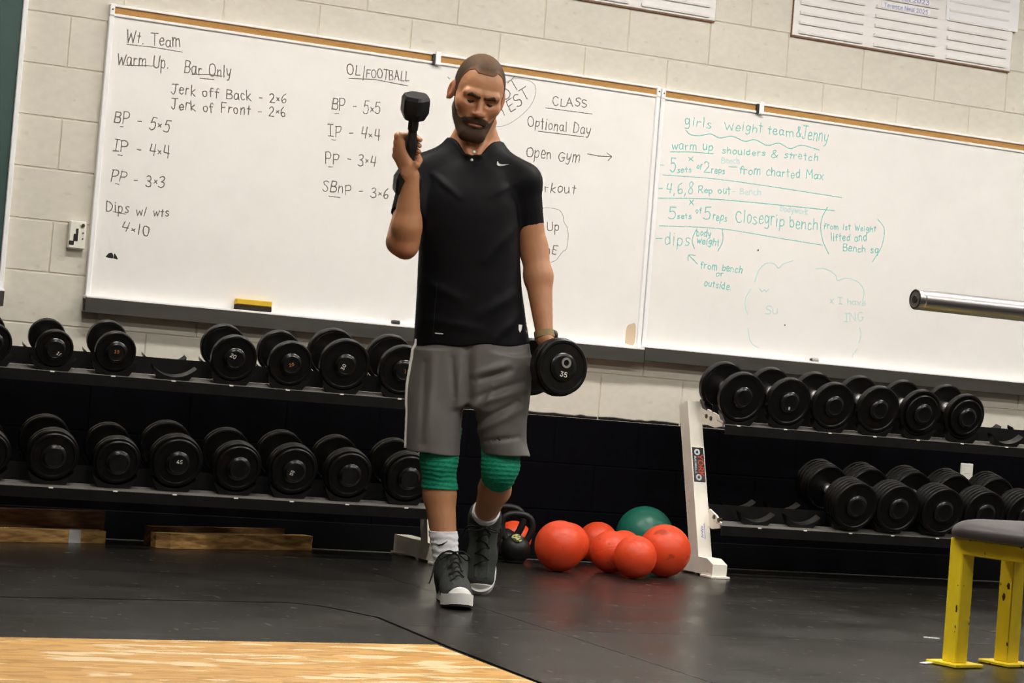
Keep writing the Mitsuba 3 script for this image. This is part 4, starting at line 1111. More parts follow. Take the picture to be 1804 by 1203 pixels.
def head_sdf(P):
    q = to_head(P)
    x = np.abs(q[:, 0])
    s = np.stack([x, q[:, 1], q[:, 2]], 1)                 # mirrored
    d = ell(q, (0, .018, .040), (.0745, .094, .0865))
    d = smin(d, ell(q, (0, -.018, .020), (.066, .074, .080)), .03)
    d = smin(d, ell(q, (0, -.030, -.050), (.056, .060, .072)), .03)
    d = smin(d, rc(s, (.049, .004, -.050), (.018, -.074, -.102), .016, .014), .030)   # jaw line
    d = smin(d, ell(q, (0, -.078, -.104), (.024, .018, .017)), .018)                    # chin
    d = smin(d, ell(s, (.045, -.054, -.020), (.022, .024, .018)), .028)                # cheek bone
    d = smin(d, rc(s, (.012, -.091, .019), (.047, -.077, .018), .0105, .0105), .014)     # brow ridge
    d = smax(d, -ell(s, (.031, -.102, -.002), (.0200, .0245, .0130)), .008)             # eye socket
    d = smin(d, ell(s, (.031, -.0690, -.002), (.0155, .0125, .0105)), .004)            # lid over the eyeball
    nose = rc(q, (0, -.086, .010), (0, -.110, -.034), .0075, .0105)
    nose = smin(nose, ell(s, (.0115, -.098, -.037), (.0090, .0115, .0075)), .008)
    nose = smin(nose, ell(q, (0, -.113, -.036), (.0100, .0085, .0080)), .006)
    d = smin(d, nose, .010)
    d = smin(d, ell(q, (0, -.088, -.060), (.030, .014, .020)), .012)                    # muzzle
    d = smin(d, rc(s, (.0, -.1000, -.0650), (.022, -.090, -.0685), .0036, .0022), .005)
    d = smin(d, rc(s, (.0, -.0995, -.0740), (.020, -.090, -.0725), .0046, .0028), .005)
    d = smax(d, -rc(s, (.0, -.1070, -.0695), (.024, -.0960, -.0705), .0018, .0014), .003)
    ear = ell(((s - A_(.080, .012, .000)) @ rot([0, 0, 1], -24)[:3, :3]) @ rot([1, 0, 0], 10)[:3, :3], (0, 0, 0), (.0085, .0195, .0310))
    hollow = ell(s, (.0895, .006, .003), (.0075, .0105, .0190))
    ear = smax(ear, -hollow, .004)
    d = smin(d, ear, .006)
    return d * HS

def limb_arm(P, S, E, W, bulge):
    E_u = E + (A_(-.024, .020, .012) if S[0] < -.1 else A_(0, 0, 0))
    d = rc(P, S, E_u, .056, .043)
    m = E + (W - E) * 0.28 + bulge
    f = smin(rc(P, E, m, .041, .0455), rc(P, m, W, .0455, .0262), .020)
    return smin(d, f, .022)

def fist(P, C, a, ep, ek, W, s=1.0):
    """a hand closed round a bar through C along a; ep: bar to palm, ek: palm to knuckles; the thumb lies at the -a end"""
    a = unit(a); ep = unit(ep - a * (a @ ep)); ek = unit(ek - a * (a @ ek) - ep * (ep @ ek))
    palm = None
    out = None
    for o, L in ((.033, .88), (.0115, .98), (-.0105, 1.05), (-.032, 1.0)):
        m0 = C + a * o + ep * .0265 + ek * .034
        p1 = C + a * o * .96 + ek * (.0345 * L) - ep * .010
        p2 = C + a * o * .93 + ek * .008 - ep * .0275
        p3 = C + a * o * .90 - ek * .016 - ep * .0215
        f = np.minimum(np.minimum(rc(P, m0, p1, .0108, .0096), rc(P, p1, p2, .0094, .0086)), rc(P, p2, p3, .0086, .0076))
        f = smin(f, ell(P, m0 + ep * .003, (.0118, .0118, .0118)), .006)
        w = W + a * o * .45
        c = rc(P, w, m0, .0165, .0125)
        palm = c if palm is None else smin(palm, c, .014)
        out = f if out is None else np.minimum(out, f)
    t0 = W * .55 + C * .45 - a * .030 + ep * .016
    t1 = C - a * .046 - ek * .030 - ep * .004
    t2 = C - a * .040 - ek * .014 - ep * .0315
    t3 = C - a * .026 + ek * .010 - ep * .0385
    th = smin(smin(rc(P, W, t0, .018, .0165), rc(P, t0, t1, .0165, .0118), .01), np.minimum(rc(P, t1, t2, .0112, .0098), rc(P, t2, t3, .0098, .0080)), .004)
    palm = smin(palm, th, .010)
    return smin(palm, out, .005)

TORSO = smooth_tab([(.70, 0, .01, .150, .100), (.80, 0, .01, .160, .108), (.92, -.012, .005, .150, .102), (1.05, -.030, .0, .148, .098), (1.20, -.040, .0, .150, .102), (1.30, -.043, .004, .148, .100), (1.38, -.045, .012, .128, .082), (1.45, -.046, .02, .075, .060), (1.50, -.046, .02, .056, .056)])
def torso_sdf(P):
    d = smax(loft(P, TORSO, 2.3), np.maximum(P[:, 2] - 1.475, .70 - P[:, 2]), .02)
    for S in (SHR, SHL):
        d = smin(d, rc(P, (-.045 + .35 * (S[0] + .045), .022, 1.432), S + A_(0, 0, .004), .050, .058), .03)
    return d
def leg_sdf(P, H, K, A, calf_dir):
    th = rc(P, H, K + A_(0, 0, .02), .086, .056)
    m = K + (A - K) * .30 + calf_dir
    sh = smin(rc(P, K, m, .050, .0515), rc(P, m, A, .0515, .033), .02)
    kn = ell(P, K + A_(0, -.022, .0), (.043, .040, .050))
    return smin(smin(th, sh, .025), kn, .02)
def neck_sdf(P):
    d = rc(P, (-.046, .030, 1.420), (-.048, .010, 1.585), .064, .056)
    for sx in (-1, 1):      # trapezius and the two neck cords
        d = smin(d, rc(P, (-.046 + sx * .100, .030, 1.425), (-.046 + sx * .035, .035, 1.53), .030, .028), .03)
        d = smin(d, rc(P, (-.046 + sx * .014, -.052, 1.445), (-.046 + sx * .052, .000, 1.560), .010, .014), .012)
    return d
R_EP, R_EK = A_(-.57, -.50, -.27), A_(-.57, .50, .26)
L_EP, L_EK = A_(.62, .40, .66), A_(.55, .36, -.75)
def local(P, c, r, fn):
    """fn near the centre c, a lower bound of the distance elsewhere (r encloses the part)"""
    d = np.linalg.norm(P - np.asarray(c, float), axis=1) - r
    m = d < .06
    if m.any():
        d[m] = fn(P[m])
    return d
def arm_R(P):
    ar = limb_arm(P, SHR, ELR, WRR, A_(-.002, -.004, 0))
    ar = smin(ar, rc(P, ELR + A_(.004, -.006, -.006), ELR + A_(.0, .004, -.012), .032, .030), .012)      # point of the elbow
    ar = smin(ar, rc(P, ELR + A_(.018, -.004, .020), ELR + A_(.016, -.022, .09), .020, .022), .020)        # brachioradialis
    return smin(ar, local(P, HEX_C, .13, lambda Q: fist(Q, HEX_C, HEX_A, R_EP, R_EK, WRR)), .014)
def arm_L(P):
    al = limb_arm(P, SHL, ELL, WRL, A_(.004, .0, 0))
    al = smin(al, rc(P, ELL + A_(.012, -.012, .03), ELL + A_(.030, -.035, -.09), .024, .022), .02)
    return smin(al, local(P, DBL_C, .15, lambda Q: fist(Q, DBL_C, -DBL_A, L_EP, L_EK, WRL)), .014)
def legs(P):
    lg = np.minimum(leg_sdf(P, HPR, KNR, ANR, A_(-.006, .020, .0)), leg_sdf(P, HPL, KNL, ANL, A_(.002, .020, -.012)))
    d = smin(ell(P, (0, .015, .83), (.158, .105, .13)), lg, .03)
    for A, tt in ((ANR, A_(.012, -.130, .045)), (ANL, A_(.090, .285, .075))):
        d = smin(d, rc(P, A, tt, .032, .022), .02)
    return d
def body_sdf(P):
    d = local(P, (-.04, .01, 1.12), .47, lambda Q: smin(torso_sdf(Q), neck_sdf(Q), .025))
    d = smin(d, local(P, (-.21, -.07, 1.26), .27, arm_R), .015)
    d = smin(d, local(P, (.17, -.01, 1.09), .43, arm_L), .012)
    d = smin(d, local(P, (.03, .06, .50), .56, legs), .03)
    return smin(d, local(P, HC, .18, head_sdf), .016)
AXB = (ax((-.33, .30, .0030)), ax((-.28, .12, .0026), (.12, .46, .006)), ax((.02, .13, .010), (.13, .36, .0045), (.36, .74, .009), (.74, .90, .0032), (.90, 1.06, .008), (1.06, 1.47, .0032), (1.47, 1.80, .0022)))
body = surface_net(body_sdf, AXB)
# true skin colours: warmer ears, nose, knuckles and elbow, darker stubble area, lips
def skin_colours(m):
    P = np.asarray(m.vertices)
    q = to_head(P)
    x = np.abs(q[:, 0])
    c = np.tile(np.array([.42, .195, .098]), (len(P), 1))
    n = meshkit.fbm(P * 38)[:, None] if hasattr(meshkit, 'fbm') else 0.5
    c = c * (0.93 + 0.14 * n)
    def wash(w, col):
        w = np.clip(w, 0, 1)[:, None]
        return c * (1 - w) + np.array(col) * w
    g = lambda p, o, r: np.exp(-np.sum(((p - np.array(o)) / r) ** 2, axis=1))
    s = np.stack([x, q[:, 1], q[:, 2]], 1)
    c = wash(.65 * g(s, (.084, .012, 0), .03), (.48, .17, .10))
    c = wash(.45 * g(q, (0, -.113, -.036), .02), (.48, .185, .11))
    c = wash(.35 * g(s, (.045, -.075, -.03), .025), (.47, .185, .105))
    lip = np.exp(-((x / .023) ** 4 + ((q[:, 2] + .0730) / .0060) ** 4)) * (q[:, 1] < -.085)
    c = wash(.75 * lip, (.44, .20, .14))
    c = wash(.55 * g(P, ELR + A_(.0, -.03, -.03), .035), (.48, .165, .105))
    c = wash(.30 * g(P, HEX_C + A_(-.04, 0, 0), .04), (.50, .22, .14))
    return np.clip(c, 0, 1)
scene['skin'] = {'type': 'twosided', 'bsdf': {'type': 'principled', 'base_color': {'type': 'mesh_attribute', 'name': 'vertex_color'}, 'roughness': 0.46, 'specular': 0.42}}
scene['hair_brown'] = {'type': 'twosided', 'bsdf': {'type': 'principled', 'base_color': {'type': 'mesh_attribute', 'name': 'vertex_color'}, 'roughness': 0.65, 'specular': 0.15}}
mat('beard_brown', (0.045, 0.024, 0.014), 0.65, 0.25)
mat('lash_dark', (0.02, 0.012, 0.01), 0.6, 0.2)
def f_shirt(p, n, uv):
    return 0.5 * (noise(p.x * 900, p.y * 900, p.z * 900) + noise(p.x * 400, p.y * 400, p.z * 400))
bump('shirt_black', (0.0030, 0.0030, 0.0042), 0.6, 0.12, f_shirt, 0.0003)
mat('shirt_white', (0.75, 0.75, 0.74), 0.6, 0.3)
mat('shirt_piping', (0.012, 0.012, 0.018), 0.7, 0.1)
bump('shorts_grey', (0.118, 0.114, 0.106), 0.55, 0.35, f_shirt, 0.0003)
mat('stripe_white', (0.78, 0.78, 0.78), 0.6, 0.3)
def f_sleeve(p, n, uv):
    w = noise(p.x * 160, p.y * 160, p.z * 380)
    return mix((0.004, 0.13, 0.075), (0.010, 0.30, 0.175), w)
mat('knee_green', proc(f_sleeve), 0.7, 0.25)
def f_sock(p, n, uv):
    return mix((0.62, 0.63, 0.66), (0.76, 0.76, 0.79), noise(p.x * 260, p.y * 260, p.z * 120))
mat('sock_white', proc(f_sock), 0.85, 0.2)
def f_canvas(p, n, uv):
    w = noise(p.x * 500, p.y * 500, p.z * 500)
    return mix((0.022, 0.026, 0.025), (0.050, 0.055, 0.052), w)
mat('canvas_grey', proc(f_canvas), 0.75, 0.25)
mat('rubber_white', (0.72, 0.72, 0.70), 0.45, 0.4)
mat('rubber_sole', (0.02, 0.018, 0.016), 0.6, 0.3)
mat('lace_black', (0.016, 0.016, 0.017), 0.7, 0.25)
mat('strap_olive', (0.24, 0.175, 0.075), 0.6, 0.3)
mat('hex_rubber', (0.0095, 0.010, 0.012), 0.42, 0.4)

man = thing('person', 'man in black shirt, grey shorts and green knee sleeves walking with two dumbbells', 'person')
PT = mt(PM)
put('body', ply(body, 'skin', True, color=skin_colours(body)), man, at=PT)

# cropped hair, beard, brows and lashes: shells that lie on the head
def phi_of(q):
    return np.degrees(np.arctan2(np.abs(q[:, 0]), -q[:, 1]))
def hair_sdf(P):
    q = to_head(P)
    f = phi_of(q)
    line = np.interp(f, [0, 18, 33, 48, 60, 68, 80, 92, 106, 130, 180], [.080, .079, .088, .078, .050, .010, -.012, .012, -.035, -.058, -.062])
    line = line + .005 * (meshkit.noise(P * 190) - .5)
    earcut = rc(np.abs(q) * A_(1, 0, 0) + q * A_(0, 1, 1), (.082, .012, -.005), (.082, .012, .012), .026, .026) * HS
    return smax(smax(head_sdf(P) - .0018, (line - q[:, 2]) * .7, .002), -earcut, .002)
def beard_sdf(P):
    q = to_head(P)
    f = phi_of(q)
    line = np.interp(f, [0, 8, 22, 34, 48, 62, 70, 76, 100], [-.049, -.048, -.054, -.064, -.056, -.034, -.008, .006, .006])
    line = line + .005 * (meshkit.noise(P * 210) - .5)
    reg = np.maximum((q[:, 2] - line) * .7, (f - 79) * .0015)
    mouth = (np.sqrt((q[:, 0] / .0235) ** 2 + ((q[:, 2] + .0735) / .0048) ** 2) - 1) * .005
    mouth = np.where(q[:, 1] < -.05, mouth, .01)
    soul = (np.sqrt((q[:, 0] / .016) ** 2 + ((q[:, 2] + .0815) / .0030) ** 2) - 1) * .003
    thick = .0020 + .0075 * np.clip((-q[:, 2] - .080) / .04, 0, 1) * np.clip((65 - f) / 40, 0, 1)
    base = head_sdf(P)
    under = (-.132 - q[:, 2]) * .7
    return smax(smax(smax(base - thick, reg, .002), -mouth, .0015), under, .004)
AXH = (ax((-.17, .07, .0018)), ax((-.17, .12, .0018)), ax((1.46, 1.80, .0018)))
hair_m = surface_net(hair_sdf, AXH)
hq = to_head(hair_m.vertices)
hf = phi_of(hq)
edge = np.clip((hq[:, 2] - np.interp(hf, [0, 18, 33, 48, 60, 68, 80, 92, 106, 130, 180], [.080, .079, .088, .078, .050, .010, -.012, .012, -.035, -.058, -.062])) / .016, 0, 1)[:, None]
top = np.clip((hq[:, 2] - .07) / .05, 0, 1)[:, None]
hair_c = np.array([.036, .020, .011]) * (1 - top) + np.array([.095, .054, .029]) * top        # crown clipped shorter, with its highlight painted in as a lighter brown
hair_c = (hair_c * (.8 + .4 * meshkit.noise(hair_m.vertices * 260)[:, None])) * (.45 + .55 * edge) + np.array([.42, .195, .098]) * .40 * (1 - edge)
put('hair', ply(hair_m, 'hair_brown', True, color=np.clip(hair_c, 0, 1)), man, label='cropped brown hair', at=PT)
put('beard', ply(surface_net(beard_sdf, AXH), 'beard_brown', True), man, label='short dark beard and moustache', at=PT)
AXF = (ax((-.13, .05, .0011)), ax((-.16, -.06, .0011)), ax((1.58, 1.67, .0011)))
for sx in (-1, 1):
    def brow(P):
        q = to_head(P) * A_(sx, 1, 1)
        r = np.minimum(rc(q, (.010, -.098, .0125), (.034, -.092, .0165), .0058, .0068), rc(q, (.034, -.092, .0165), (.053, -.074, .0095), .0068, .0030)) * HS
        return smax(head_sdf(P) - .0026, r, .001)
    put('eyebrow', ply(surface_net(brow, AXF), 'beard_brown', True), man, label='dark eyebrow', at=PT)
    def lash(P):
        q = to_head(P) * A_(sx, 1, 1)
        r = np.minimum(rc(q, (.018, -.080, -.0060), (.031, -.082, -.0090), .0028, .0040), rc(q, (.031, -.082, -.0090), (.0455, -.074, -.0055), .0040, .0028)) * HS  # drawn thick, so the dark colour also stands for socket shade
        return smax(head_sdf(P) - .0022, r, .001)
    put('eyelash', ply(surface_net(lash, AXF), 'lash_dark', True), man, label='dark lashes of the lowered eye with socket shade painted in', at=PT)

# shirt
SHIRT = smooth_tab([(.78, .000, .004, .190, .125), (.83, -.002, .003, .190, .125), (.93, -.014, .002, .180, .122), (1.05, -.028, .0, .169, .118), (1.20, -.040, .0, .164, .120), (1.30, -.044, .003, .160, .116), (1.38, -.046, .012, .140, .096), (1.45, -.047, .02, .090, .072), (1.50, -.047, .02, .070, .066)])
def fold(P, segs, yside=-1):
    """soft cloth ridges along segments (x0, z0, x1, z1, width, height)"""
    d = np.zeros(len(P))
    for x0, z0, x1, z1, w, h in segs:
        a, b = np.array([x0, z0]), np.array([x1, z1])
        p = P[:, [0, 2]]
        t = np.clip(((p - a) @ (b - a)) / ((b - a) @ (b - a)), 0, 1)
        r = np.linalg.norm(p - a - t[:, None] * (b - a), axis=1)
        d += h * np.exp(-(r / w) ** 2) * (0.35 + 0.65 * np.sin(np.pi * np.clip(t, .08, .92)))
    return d * np.where(P[:, 1] < 0.03, 1, .3)
S_FOLDS = [(-.17, 1.37, -.08, 1.30, .012, .005), (.09, 1.36, .02, 1.31, .012, .005), (.11, 1.22, .02, 1.10, .016, .005), (-.17, 1.02, -.05, .97, .018, .005), (.12, 1.00, .03, .93, .018, .006), (-.16, .90, .02, .88, .016, .004), (.14, .93, .08, .86, .014, .005)]
HEMZ = lambda P: .822 + .022 * np.clip((P[:, 0] + .05) / .25, -1, 1) + .004 * np.sin(P[:, 0] * 40)
def sleeve_sdf(P, S, E, W, t1, r0, r1):
    end = S + (E - S) * t1
    d = rc(P, S, end, r0, r1)
    u = unit(E - S)
    return np.maximum(d, (P - end) @ u)
def shirt_sdf(P):
    d = loft(P, SHIRT, 2.35)
    for S in (SHR, SHL):
        d = smin(d, rc(P, (-.046 + .35 * (S[0] + .046), .022, 1.436), S + A_(0, 0, .004), .056, .067), .03)
    d = smin(d, sleeve_sdf(P, SHR, ELR + A_(-.022, .020, .012), WRR, .62, .068, .057), .016)
    d = smin(d, sleeve_sdf(P, SHL, ELL, WRL, .62, .065, .0485), .016)
    d = smin(d, neck_sdf(P) - .006, .02)
    d = d - fold(P, S_FOLDS) - .0012 * (meshkit.noise(P * 28) - .5)
    xr = np.clip(1 - np.abs(P[:, 0] + .050) / .088, 0, 1)
    zc = 1.503 - .062 * np.clip((.02 - P[:, 1]) / .075, 0, 1) * np.minimum(xr * 1.5, 1) * (.75 + .25 * xr)
    d = smax(d, P[:, 2] - zc, .003)
    return smax(d, HEMZ(P) - P[:, 2], .004)
AXS = (ax((-.30, .25, .0034)), ax((-.19, .18, .0036)), ax((.78, 1.53, .0034)))
sh = put('shirt', ply(surface_net(shirt_sdf, AXS), 'shirt_black', True), man, label='black short sleeved sports shirt', at=PT)
# the collar band and the side piping follow the shirt's surface
def on_front(fn, x, z, y0=-.20, y1=.02):
    """y of the front surface at (x, z)"""
    ys = np.linspace(y0, y1, 221)
    v = fn(np.stack([np.full_like(ys, x), ys, np.full_like(ys, z)], 1))
    i = np.argmax(v < 0)
    return ys[i] if v[i] < 0 else y1
def patch(fn, poly, lift=.0012, b='shirt_white', name='logo', parent=None, label=None, sub=.004):
    """a thin printed shape (x, z) laid on the front surface of fn"""
    m = prism(poly, .0008)
    m = m.subdivide_to_size(sub)
    v = np.asarray(m.vertices).copy()
    out = []
    for x, z, h in v:
        out.append((x, on_front(fn, x, z) - lift - h, z))
    m = trimesh.Trimesh(np.array(out), m.faces[:, ::-1], process=False)
    put(name, ply(m, b), parent, label=label, at=PT)
sw = Polygon([(-.019, .008), (-.0165, .0085), (-.014, .0035), (-.009, .0015), (.000, .0030), (.021, .0085), (.004, -.0015), (-.006, -.0055), (-.0135, -.0058), (-.018, -.0020)])
patch(shirt_sdf, affinity.translate(affinity.rotate(sw, -8, origin=(0, 0)), .050, 1.419), name='chest_logo', parent=sh, label='small white curved tick on the chest')
patch(shirt_sdf, affinity.translate(Polygon([(-.006, .014), (.006, .014), (.0045, -.004), (.0, -.012), (-.0045, -.004)]), .150, .893), name='hem_tag', parent=sh, label='small white tag above the hem')
patch(shirt_sdf, affinity.translate(Polygon([(-.013, .0025), (.013, .0015), (.013, -.0015), (-.013, -.0015)]), -.108, .856), name='hem_print', parent=sh, label='small white print above the hem')
pip = np.array([(-.128, on_front(shirt_sdf, -.128, z) - .0005, z) for z in np.linspace(.845, 1.02, 24)])
put('side_piping', ply(tube(pip, .0012, 6), 'shirt_piping'), sh, at=PT)
for x, z, r in ((-.045, 1.452, .0056), (-.050, 1.425, .0050)):
    y = min(on_front(shirt_sdf, x, z), on_front(body_sdf, x, z))
    put('neck_bead', ply(moved(trimesh.creation.icosphere(2, r), shift((x, y - r * .6, z))), 'shirt_white', True), sh, label='white bead at the neckline', at=PT)

# shorts
SHO_H = smooth_tab([(.56, 0, .0, .170, .09), (.62, 0, .0, .183, .106), (.70, .0, .0, .192, .118), (.80, .0, .0, .189, .118), (.90, -.005, .0, .176, .112)])
SHO_R = smooth_tab([(.44, -.099, -.040, .088, .090), (.48, -.100, -.038, .087, .090), (.58, -.103, -.030, .088, .096), (.68, -.104, -.012, .091, .104), (.78, -.098, .0, .092, .110)])
SHO_L = smooth_tab([(.44, .142, -.012, .080, .088), (.48, .139, -.014, .079, .088), (.53, .124, -.016, .076, .092), (.60, .112, -.016, .083, .098), (.68, .104, -.010, .091, .106), (.78, .096, .0, .092, .110)])
SH_FOLDS = [(-.012, .815, .004, .60, .017, -.020), (.02, .715, .13, .755, .010, -.009), (.01, .735, .12, .775, .012, .008), (.01, .655, .17, .725, .011, -.008), (.02, .635, .18, .70, .012, .008), (.03, .575, .16, .66, .010, -.008), (.04, .555, .175, .635, .012, .007), (.07, .525, .17, .545, .009, -.006), (.05, .62, .08, .70, .009, .006),
            (-.145, .76, -.135, .50, .010, -.006), (-.12, .78, -.115, .52, .013, .005), (-.06, .78, -.045, .66, .010, -.006), (-.03, .77, -.03, .60, .009, .004)]
def shorts_sdf(P):
    z = P[:, 2]
    hip = smax(loft(P, SHO_H, 2.3), np.maximum(z - .90, .625 - z), .012)
    r = smax(loft(P, SHO_R, 2.2), np.maximum(z - .80, (.470 + .035 * (P[:, 0] + .10) * -1) - z), .004)
    l = smax(loft(P, SHO_L, 2.2), np.maximum(z - .80, .482 + .02 * (P[:, 0] - .14) - z), .004)
    d = smin(smin(hip, r, .022), smin(hip, l, .022), .004)
    inner = np.minimum(np.maximum(loft(P, SHO_R, 2.2) + .007, z - .56), np.maximum(loft(P, SHO_L, 2.2) + .007, z - .56))
    d = d - fold(P, SH_FOLDS) - .004 * (meshkit.noise(P * A_(16, 16, 9)) - .5)
    return smax(d, -inner, .003)
AXP = (ax((-.23, .26, .0034)), ax((-.16, .15, .0036)), ax((.44, .92, .0034)))
so = put('shorts', ply(surface_net(shorts_sdf, AXP), 'shorts_grey', True), man, label='long grey sports shorts', at=PT)
def on_side(fn, y, z, x0=-.30, x1=-.02):
    xs = np.linspace(x0, x1, 281)
    v = fn(np.stack([xs, np.full_like(xs, y), np.full_like(xs, z)], 1))
    i = np.argmax(v < 0)
    return xs[i] if v[i] < 0 else x1
st = np.array([(on_side(shorts_sdf, -.042, z) - .001, -.042, z) for z in np.linspace(.482, .835, 40)])
put('side_stripe', ply(tube(st, .0068, 8), 'stripe_white', True), so, label='white stripe down the outer seam', at=PT)

# knee sleeves, socks
def ring_cut(P, lo, hi, u):
    return np.maximum((P - hi) @ u, (lo - P) @ u)
def knee_R(P):
    d = leg_sdf(P, HPR, KNR, ANR, A_(-.006, .020, .0)) - .0055 - .0009 * np.sin(P[:, 2] * 420 + 9 * P[:, 0] + 3 * meshkit.noise(P * 30))
    return smax(d, np.maximum(P[:, 2] - .56, .358 + .03 * (P[:, 0] + .07) - P[:, 2]), .003)
def knee_L(P):
    d = leg_sdf(P, HPL, KNL, ANL, A_(.002, .020, -.012)) - .0055 - .0009 * np.sin(P[:, 2] * 420 - 9 * P[:, 0] + 3 * meshkit.noise(P * 30))
    u = unit(KNL - ANL)
    return smax(d, np.maximum(P[:, 2] - .56, -((P - (KNL - u * .062)) @ u)), .003)
put('knee_sleeve', ply(surface_net(knee_R, (ax((-.17, .02, .0026)), ax((-.13, .06, .0030)), ax((.34, .57, .0022)))), 'knee_green', True), man, label='green knee sleeve on the standing leg', at=PT)
put('knee_sleeve', ply(surface_net(knee_L, (ax((.03, .22, .0026)), ax((-.12, .14, .0030)), ax((.33, .57, .0022)))), 'knee_green', True), man, label='green knee sleeve on the trailing leg', at=PT)
def sock_R(P):
    d = leg_sdf(P, HPR, KNR, ANR, A_(-.006, .020, .0)) - .0050 - .0012 * np.sin(P[:, 2] * 300 + 4 * meshkit.noise(P * 40))
    return smax(d, np.maximum(P[:, 2] - .226 - .05 * (P[:, 0] + .03), .10 - P[:, 2]), .003)
def sock_L(P):
    u = unit(KNL - ANL)
    d = leg_sdf(P, HPL, KNL, ANL, A_(.002, .020, -.012)) - .0055 - .0014 * np.sin((P @ u) * 260 + 4 * meshkit.noise(P * 40))
    s = (P - ANL) @ u
    return smax(d, np.maximum(s - .108, -.04 - s), .003)
sk = put('sock', ply(surface_net(sock_R, (ax((-.10, .04, .0024)), ax((-.13, .01, .0026)), ax((.09, .26, .0022)))), 'sock_white', True), man, label='white sock on the standing leg', at=PT)
tick = Polygon([(-.020, .001), (-.012, -.003), (.0, -.001), (.020, .0075), (.003, -.0060), (-.012, -.0075)])
patch(sock_R, affinity.translate(affinity.rotate(tick, 6, origin=(0, 0)), -.045, .188), b='lace_black', name='sock_logo', parent=sk, label='small dark curved tick')
put('sock', ply(surface_net(sock_L, (ax((.02, .15, .0026)), ax((.15, .42, .0030)), ax((.17, .36, .0026)))), 'sock_white', True), man, label='white sock on the trailing leg', at=PT)

# shoes: high canvas shoe, toe along -y, heel at the origin, sole on z = 0
SOLE = Polygon(smooth_path([(0, .012), (.030, .004), (.036, -.045), (.034, -.11), (.048, -.185), (.0500, -.235), (.036, -.280), (.006, -.299), (-.026, -.288), (-.043, -.250), (-.046, -.195), (-.033, -.115), (-.034, -.045), (-.030, .004), (0, .012)], 6)).buffer(0)
def upper_sdf(P):
    d = rc(P, (.002, -.242, .034), (.002, -.165, .052), .043, .043)
    d = smin(d, rc(P, (.002, -.165, .052), (.0, -.085, .098), .043, .042), .02)
    d = smin(d, rc(P, (.0, -.062, .085), (.0, -.052, .150), .048, .047), .025)
    d = smin(d, rc(P, (.0, -.034, .040), (.0, -.040, .120), .038, .040), .03)
    x = P[:, 0]
    tong = rc(P, (.001, -.205, .086), (.001, -.098, .150), .010, .013)
    d = smin(d, tong, .012)
    d = d - .0022 * np.exp(-((np.abs(x - .001) - .019) / .0035) ** 2) * (P[:, 2] > .07)
    d = d - .0015 * (meshkit.noise(P * 45) - .5)
    return smax(smax(d, .020 - P[:, 2], .004), P[:, 2] - .158 - .10 * (P[:, 1] + .10) * -1, .004)
AXU = (ax((-.065, .065, .0022)), ax((-.31, .03, .0026)), ax((.005, .19, .0024)))
upper = surface_net(upper_sdf, AXU)
def toe_sdf(P):
    d = rc(P, (.002, -.242, .034), (.002, -.165, .052), .0445, .0445)
    return smax(smax(d, P[:, 1] + .250 + 7.0 * (P[:, 0] - .002) ** 2 + .75 * (P[:, 2] - .03), .003), .016 - P[:, 2], .004)
toe_cap = surface_net(toe_sdf, (ax((-.06, .06, .002)), ax((-.30, -.17, .002)), ax((.005, .10, .002))))
def sole_mesh(spring):
    m = prism(SOLE.buffer(-.002, join_style=1), .034, shift((0, 0, .006)))
    m = m.subdivide_to_size(.012)
    v = m.vertices.copy()
    v[:, 2] += spring * np.clip((-v[:, 1] - .19) / .11, 0, 1) ** 2
    m.vertices = v
    o = prism(SOLE.buffer(-.004, join_style=1), .006, shift((0, 0, .0)))
    o = o.subdivide_to_size(.012)
    v = o.vertices.copy(); v[:, 2] += spring * np.clip((-v[:, 1] - .19) / .11, 0, 1) ** 2
    o.vertices = v
    return m, o
foxing, outsole = sole_mesh(.014)
def lift_toe(m):
    m = m.copy(); v = m.vertices.copy(); v[:, 2] += .014 * np.clip((-v[:, 1] - .19) / .11, 0, 1) ** 2; m.vertices = v
    return m
upper, toe_cap = lift_toe(upper), lift_toe(toe_cap)
p_up, p_toe, p_fox, p_out = ply(upper, 'canvas_grey', True), ply(toe_cap, 'rubber_white', True), ply(foxing, 'rubber_white', 40), ply(outsole, 'rubber_sole', 40)
def top_at(x, y):
    zs = np.linspace(.19, .02, 341)
    v = upper_sdf(np.stack([np.full_like(zs, x), np.full_like(zs, y), zs], 1))
    i = np.argmax(v < 0)
    return zs[i]
lace_plys = []
for i in range(6):
    y = -.205 + .019 * i
    pts = np.array([(x, y + .010 * (x / .02) * (-1) ** i, top_at(x, y) + .0022) for x in np.linspace(-.022, .022, 9)])
    lace_plys.append(ply(tube(pts, .0028, 8), 'lace_black', True))
bow = []
z0 = top_at(0, -.108) + .006
for sx in (-1, 1):
    bow.append(tube(smooth_path([(0, -.112, z0), (sx * .022, -.124, z0 + .004), (sx * .046, -.118, z0 - .014), (sx * .038, -.108, z0 - .024), (sx * .014, -.108, z0 - .006)], 6), .0024, 8))
bow.append(tube(smooth_path([(0, -.112, z0), (-.034, -.105, z0 - .004), (-.054, -.100, z0 - .034), (-.062, -.106, z0 - .075), (-.070, -.110, z0 - .105)], 6), .0024, 8))
bow_ply = ply(cat(*bow), 'lace_black', True)
def shoe(M, label):
    k = put('shoe', p_up, man, label=label, at=mt(PM @ M))
    put('toe_cap', p_toe, k, label='white rubber toe cap', at=mt(PM @ M))
    put('foxing', p_fox, k, label='white rubber sidewall', at=mt(PM @ M))
    put('outsole', p_out, k, at=mt(PM @ M))
    for q in lace_plys:
        put('lace', q, k, at=mt(PM @ M))
    put('bow', bow_ply, k, label='lace bow with a hanging end', at=mt(PM @ M))
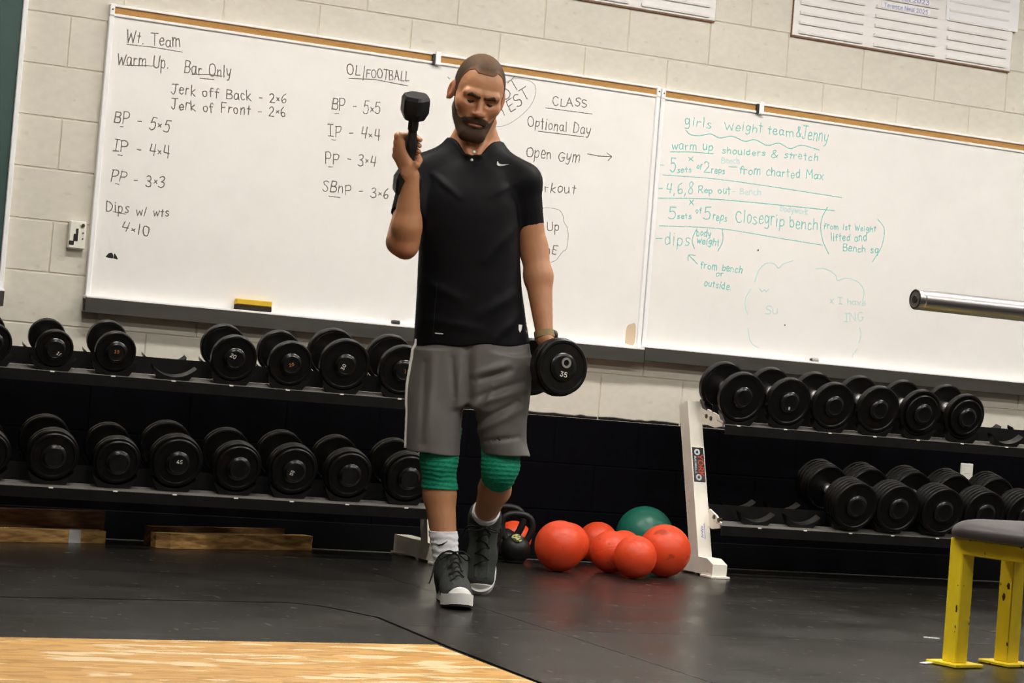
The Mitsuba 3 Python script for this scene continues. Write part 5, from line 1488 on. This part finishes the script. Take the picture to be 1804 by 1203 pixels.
shoe(shift((-.020, -.012, .001)) @ rot([0, 0, 1], 10) @ np.diag([1.06, 1, 1, 1]), 'dark grey canvas high top shoe standing on the floor')
# trailing shoe: on its toe, heel up
MT = shift((.084, .262, .006)) @ rot([0, 0, 1], 2) @ rot([1, 0, 0], 62) @ np.diag([1.10, 1, 1, 1]) @ shift((0, .292, -.030))
shoe(MT, 'dark grey canvas high top shoe of the trailing leg, raised on its toe')

# watch on the left wrist
wu = unit(ELL - WRL)
wc = WRL + wu * .012
wf = np.eye(4)
e1 = unit(np.cross(wu, A_(0, 1, 0))); e2 = np.cross(wu, e1)
wf[:3, 0], wf[:3, 1], wf[:3, 2], wf[:3, 3] = e1, e2, wu, wc
strap = m3.CrossSection.circle(.0335, 48) - m3.CrossSection.circle(.0285, 48)
ms = m3.Manifold.extrude(strap, .022).to_mesh()
sm = trimesh.Trimesh(ms.vert_properties[:, :3], ms.tri_verts)
wt = put('watch', ply(moved(sm, wf @ np.diag([1, .95, 1, 1]) @ shift((0, 0, -.011))), 'strap_olive', 40), man, label='watch with an olive strap on the left wrist', at=PT)
put('case', ply(moved(moved(lathe([(0, 0), (.019, 0), (.0195, .003), (.018, .010), (0, .011)], 40, 'z'), rot([0, 1, 0], -90)), wf @ rot([0, 0, 1], 35) @ shift((-.031, 0, 0))), 'black_plastic', 40), wt, label='dark watch case', at=PT)

# the two dumbbells he carries
def frame_of(c, a, up=(0, 0, 1)):
    """local +y along a"""
    y = unit(a); x = unit(np.cross(y, np.asarray(up, float))); z = np.cross(x, y)
    F = np.eye(4); F[:3, 0], F[:3, 1], F[:3, 2], F[:3, 3] = x, y, z, c
    return F
SP = .192
F = PM @ frame_of(DBL_C + DBL_A * SP / 2, -DBL_A)
dumbbell(F, [(.089, .020), (.094, .022), (.090, .020)], SP, 'round black dumbbell numbered 35 hanging from the left hand of the man', None, cap=.046, number=('35', .016, .000, -.023, -8), ring=True, caph=.009)
k = thing('hex_dumbbell', 'small black hex dumbbell held upright in the raised right hand of the man', 'dumbbell')
F = PM @ frame_of(HEX_C + HEX_A * .012, HEX_A, (0.35, -.9, -.3))
def hex_head(y0, y1):
    pts = []
    for y, s in ((y0, .74), (y0 + (y1 - y0) * .30, 1.0), (y0 + (y1 - y0) * .86, 1.0), (y1, .86)):
        for i in range(6):
            for dd in (-7, 7):
                a = math.radians(60 * i + dd + 30)
                pts.append((.0455 * s * math.cos(a), y, .0455 * s * math.sin(a)))
    return trimesh.convex.convex_hull(np.array(pts))
put('head', ply(hex_head(.086, .164), 'hex_rubber', 25), k, at=mt(F))
put('head', ply(hex_head(-.086, -.164), 'hex_rubber', 25), k, at=mt(F))
hp = [(0, -.09)] + [(.0165 + .0035 * math.cos(2 * math.pi * s / .10) * (abs(s) < .05) - .0, s) for s in np.linspace(-.09, .09, 33)] + [(0, .09)]
put('handle', ply(lathe(hp, 32, 'y'), 'hex_rubber', True), k, at=mt(F))
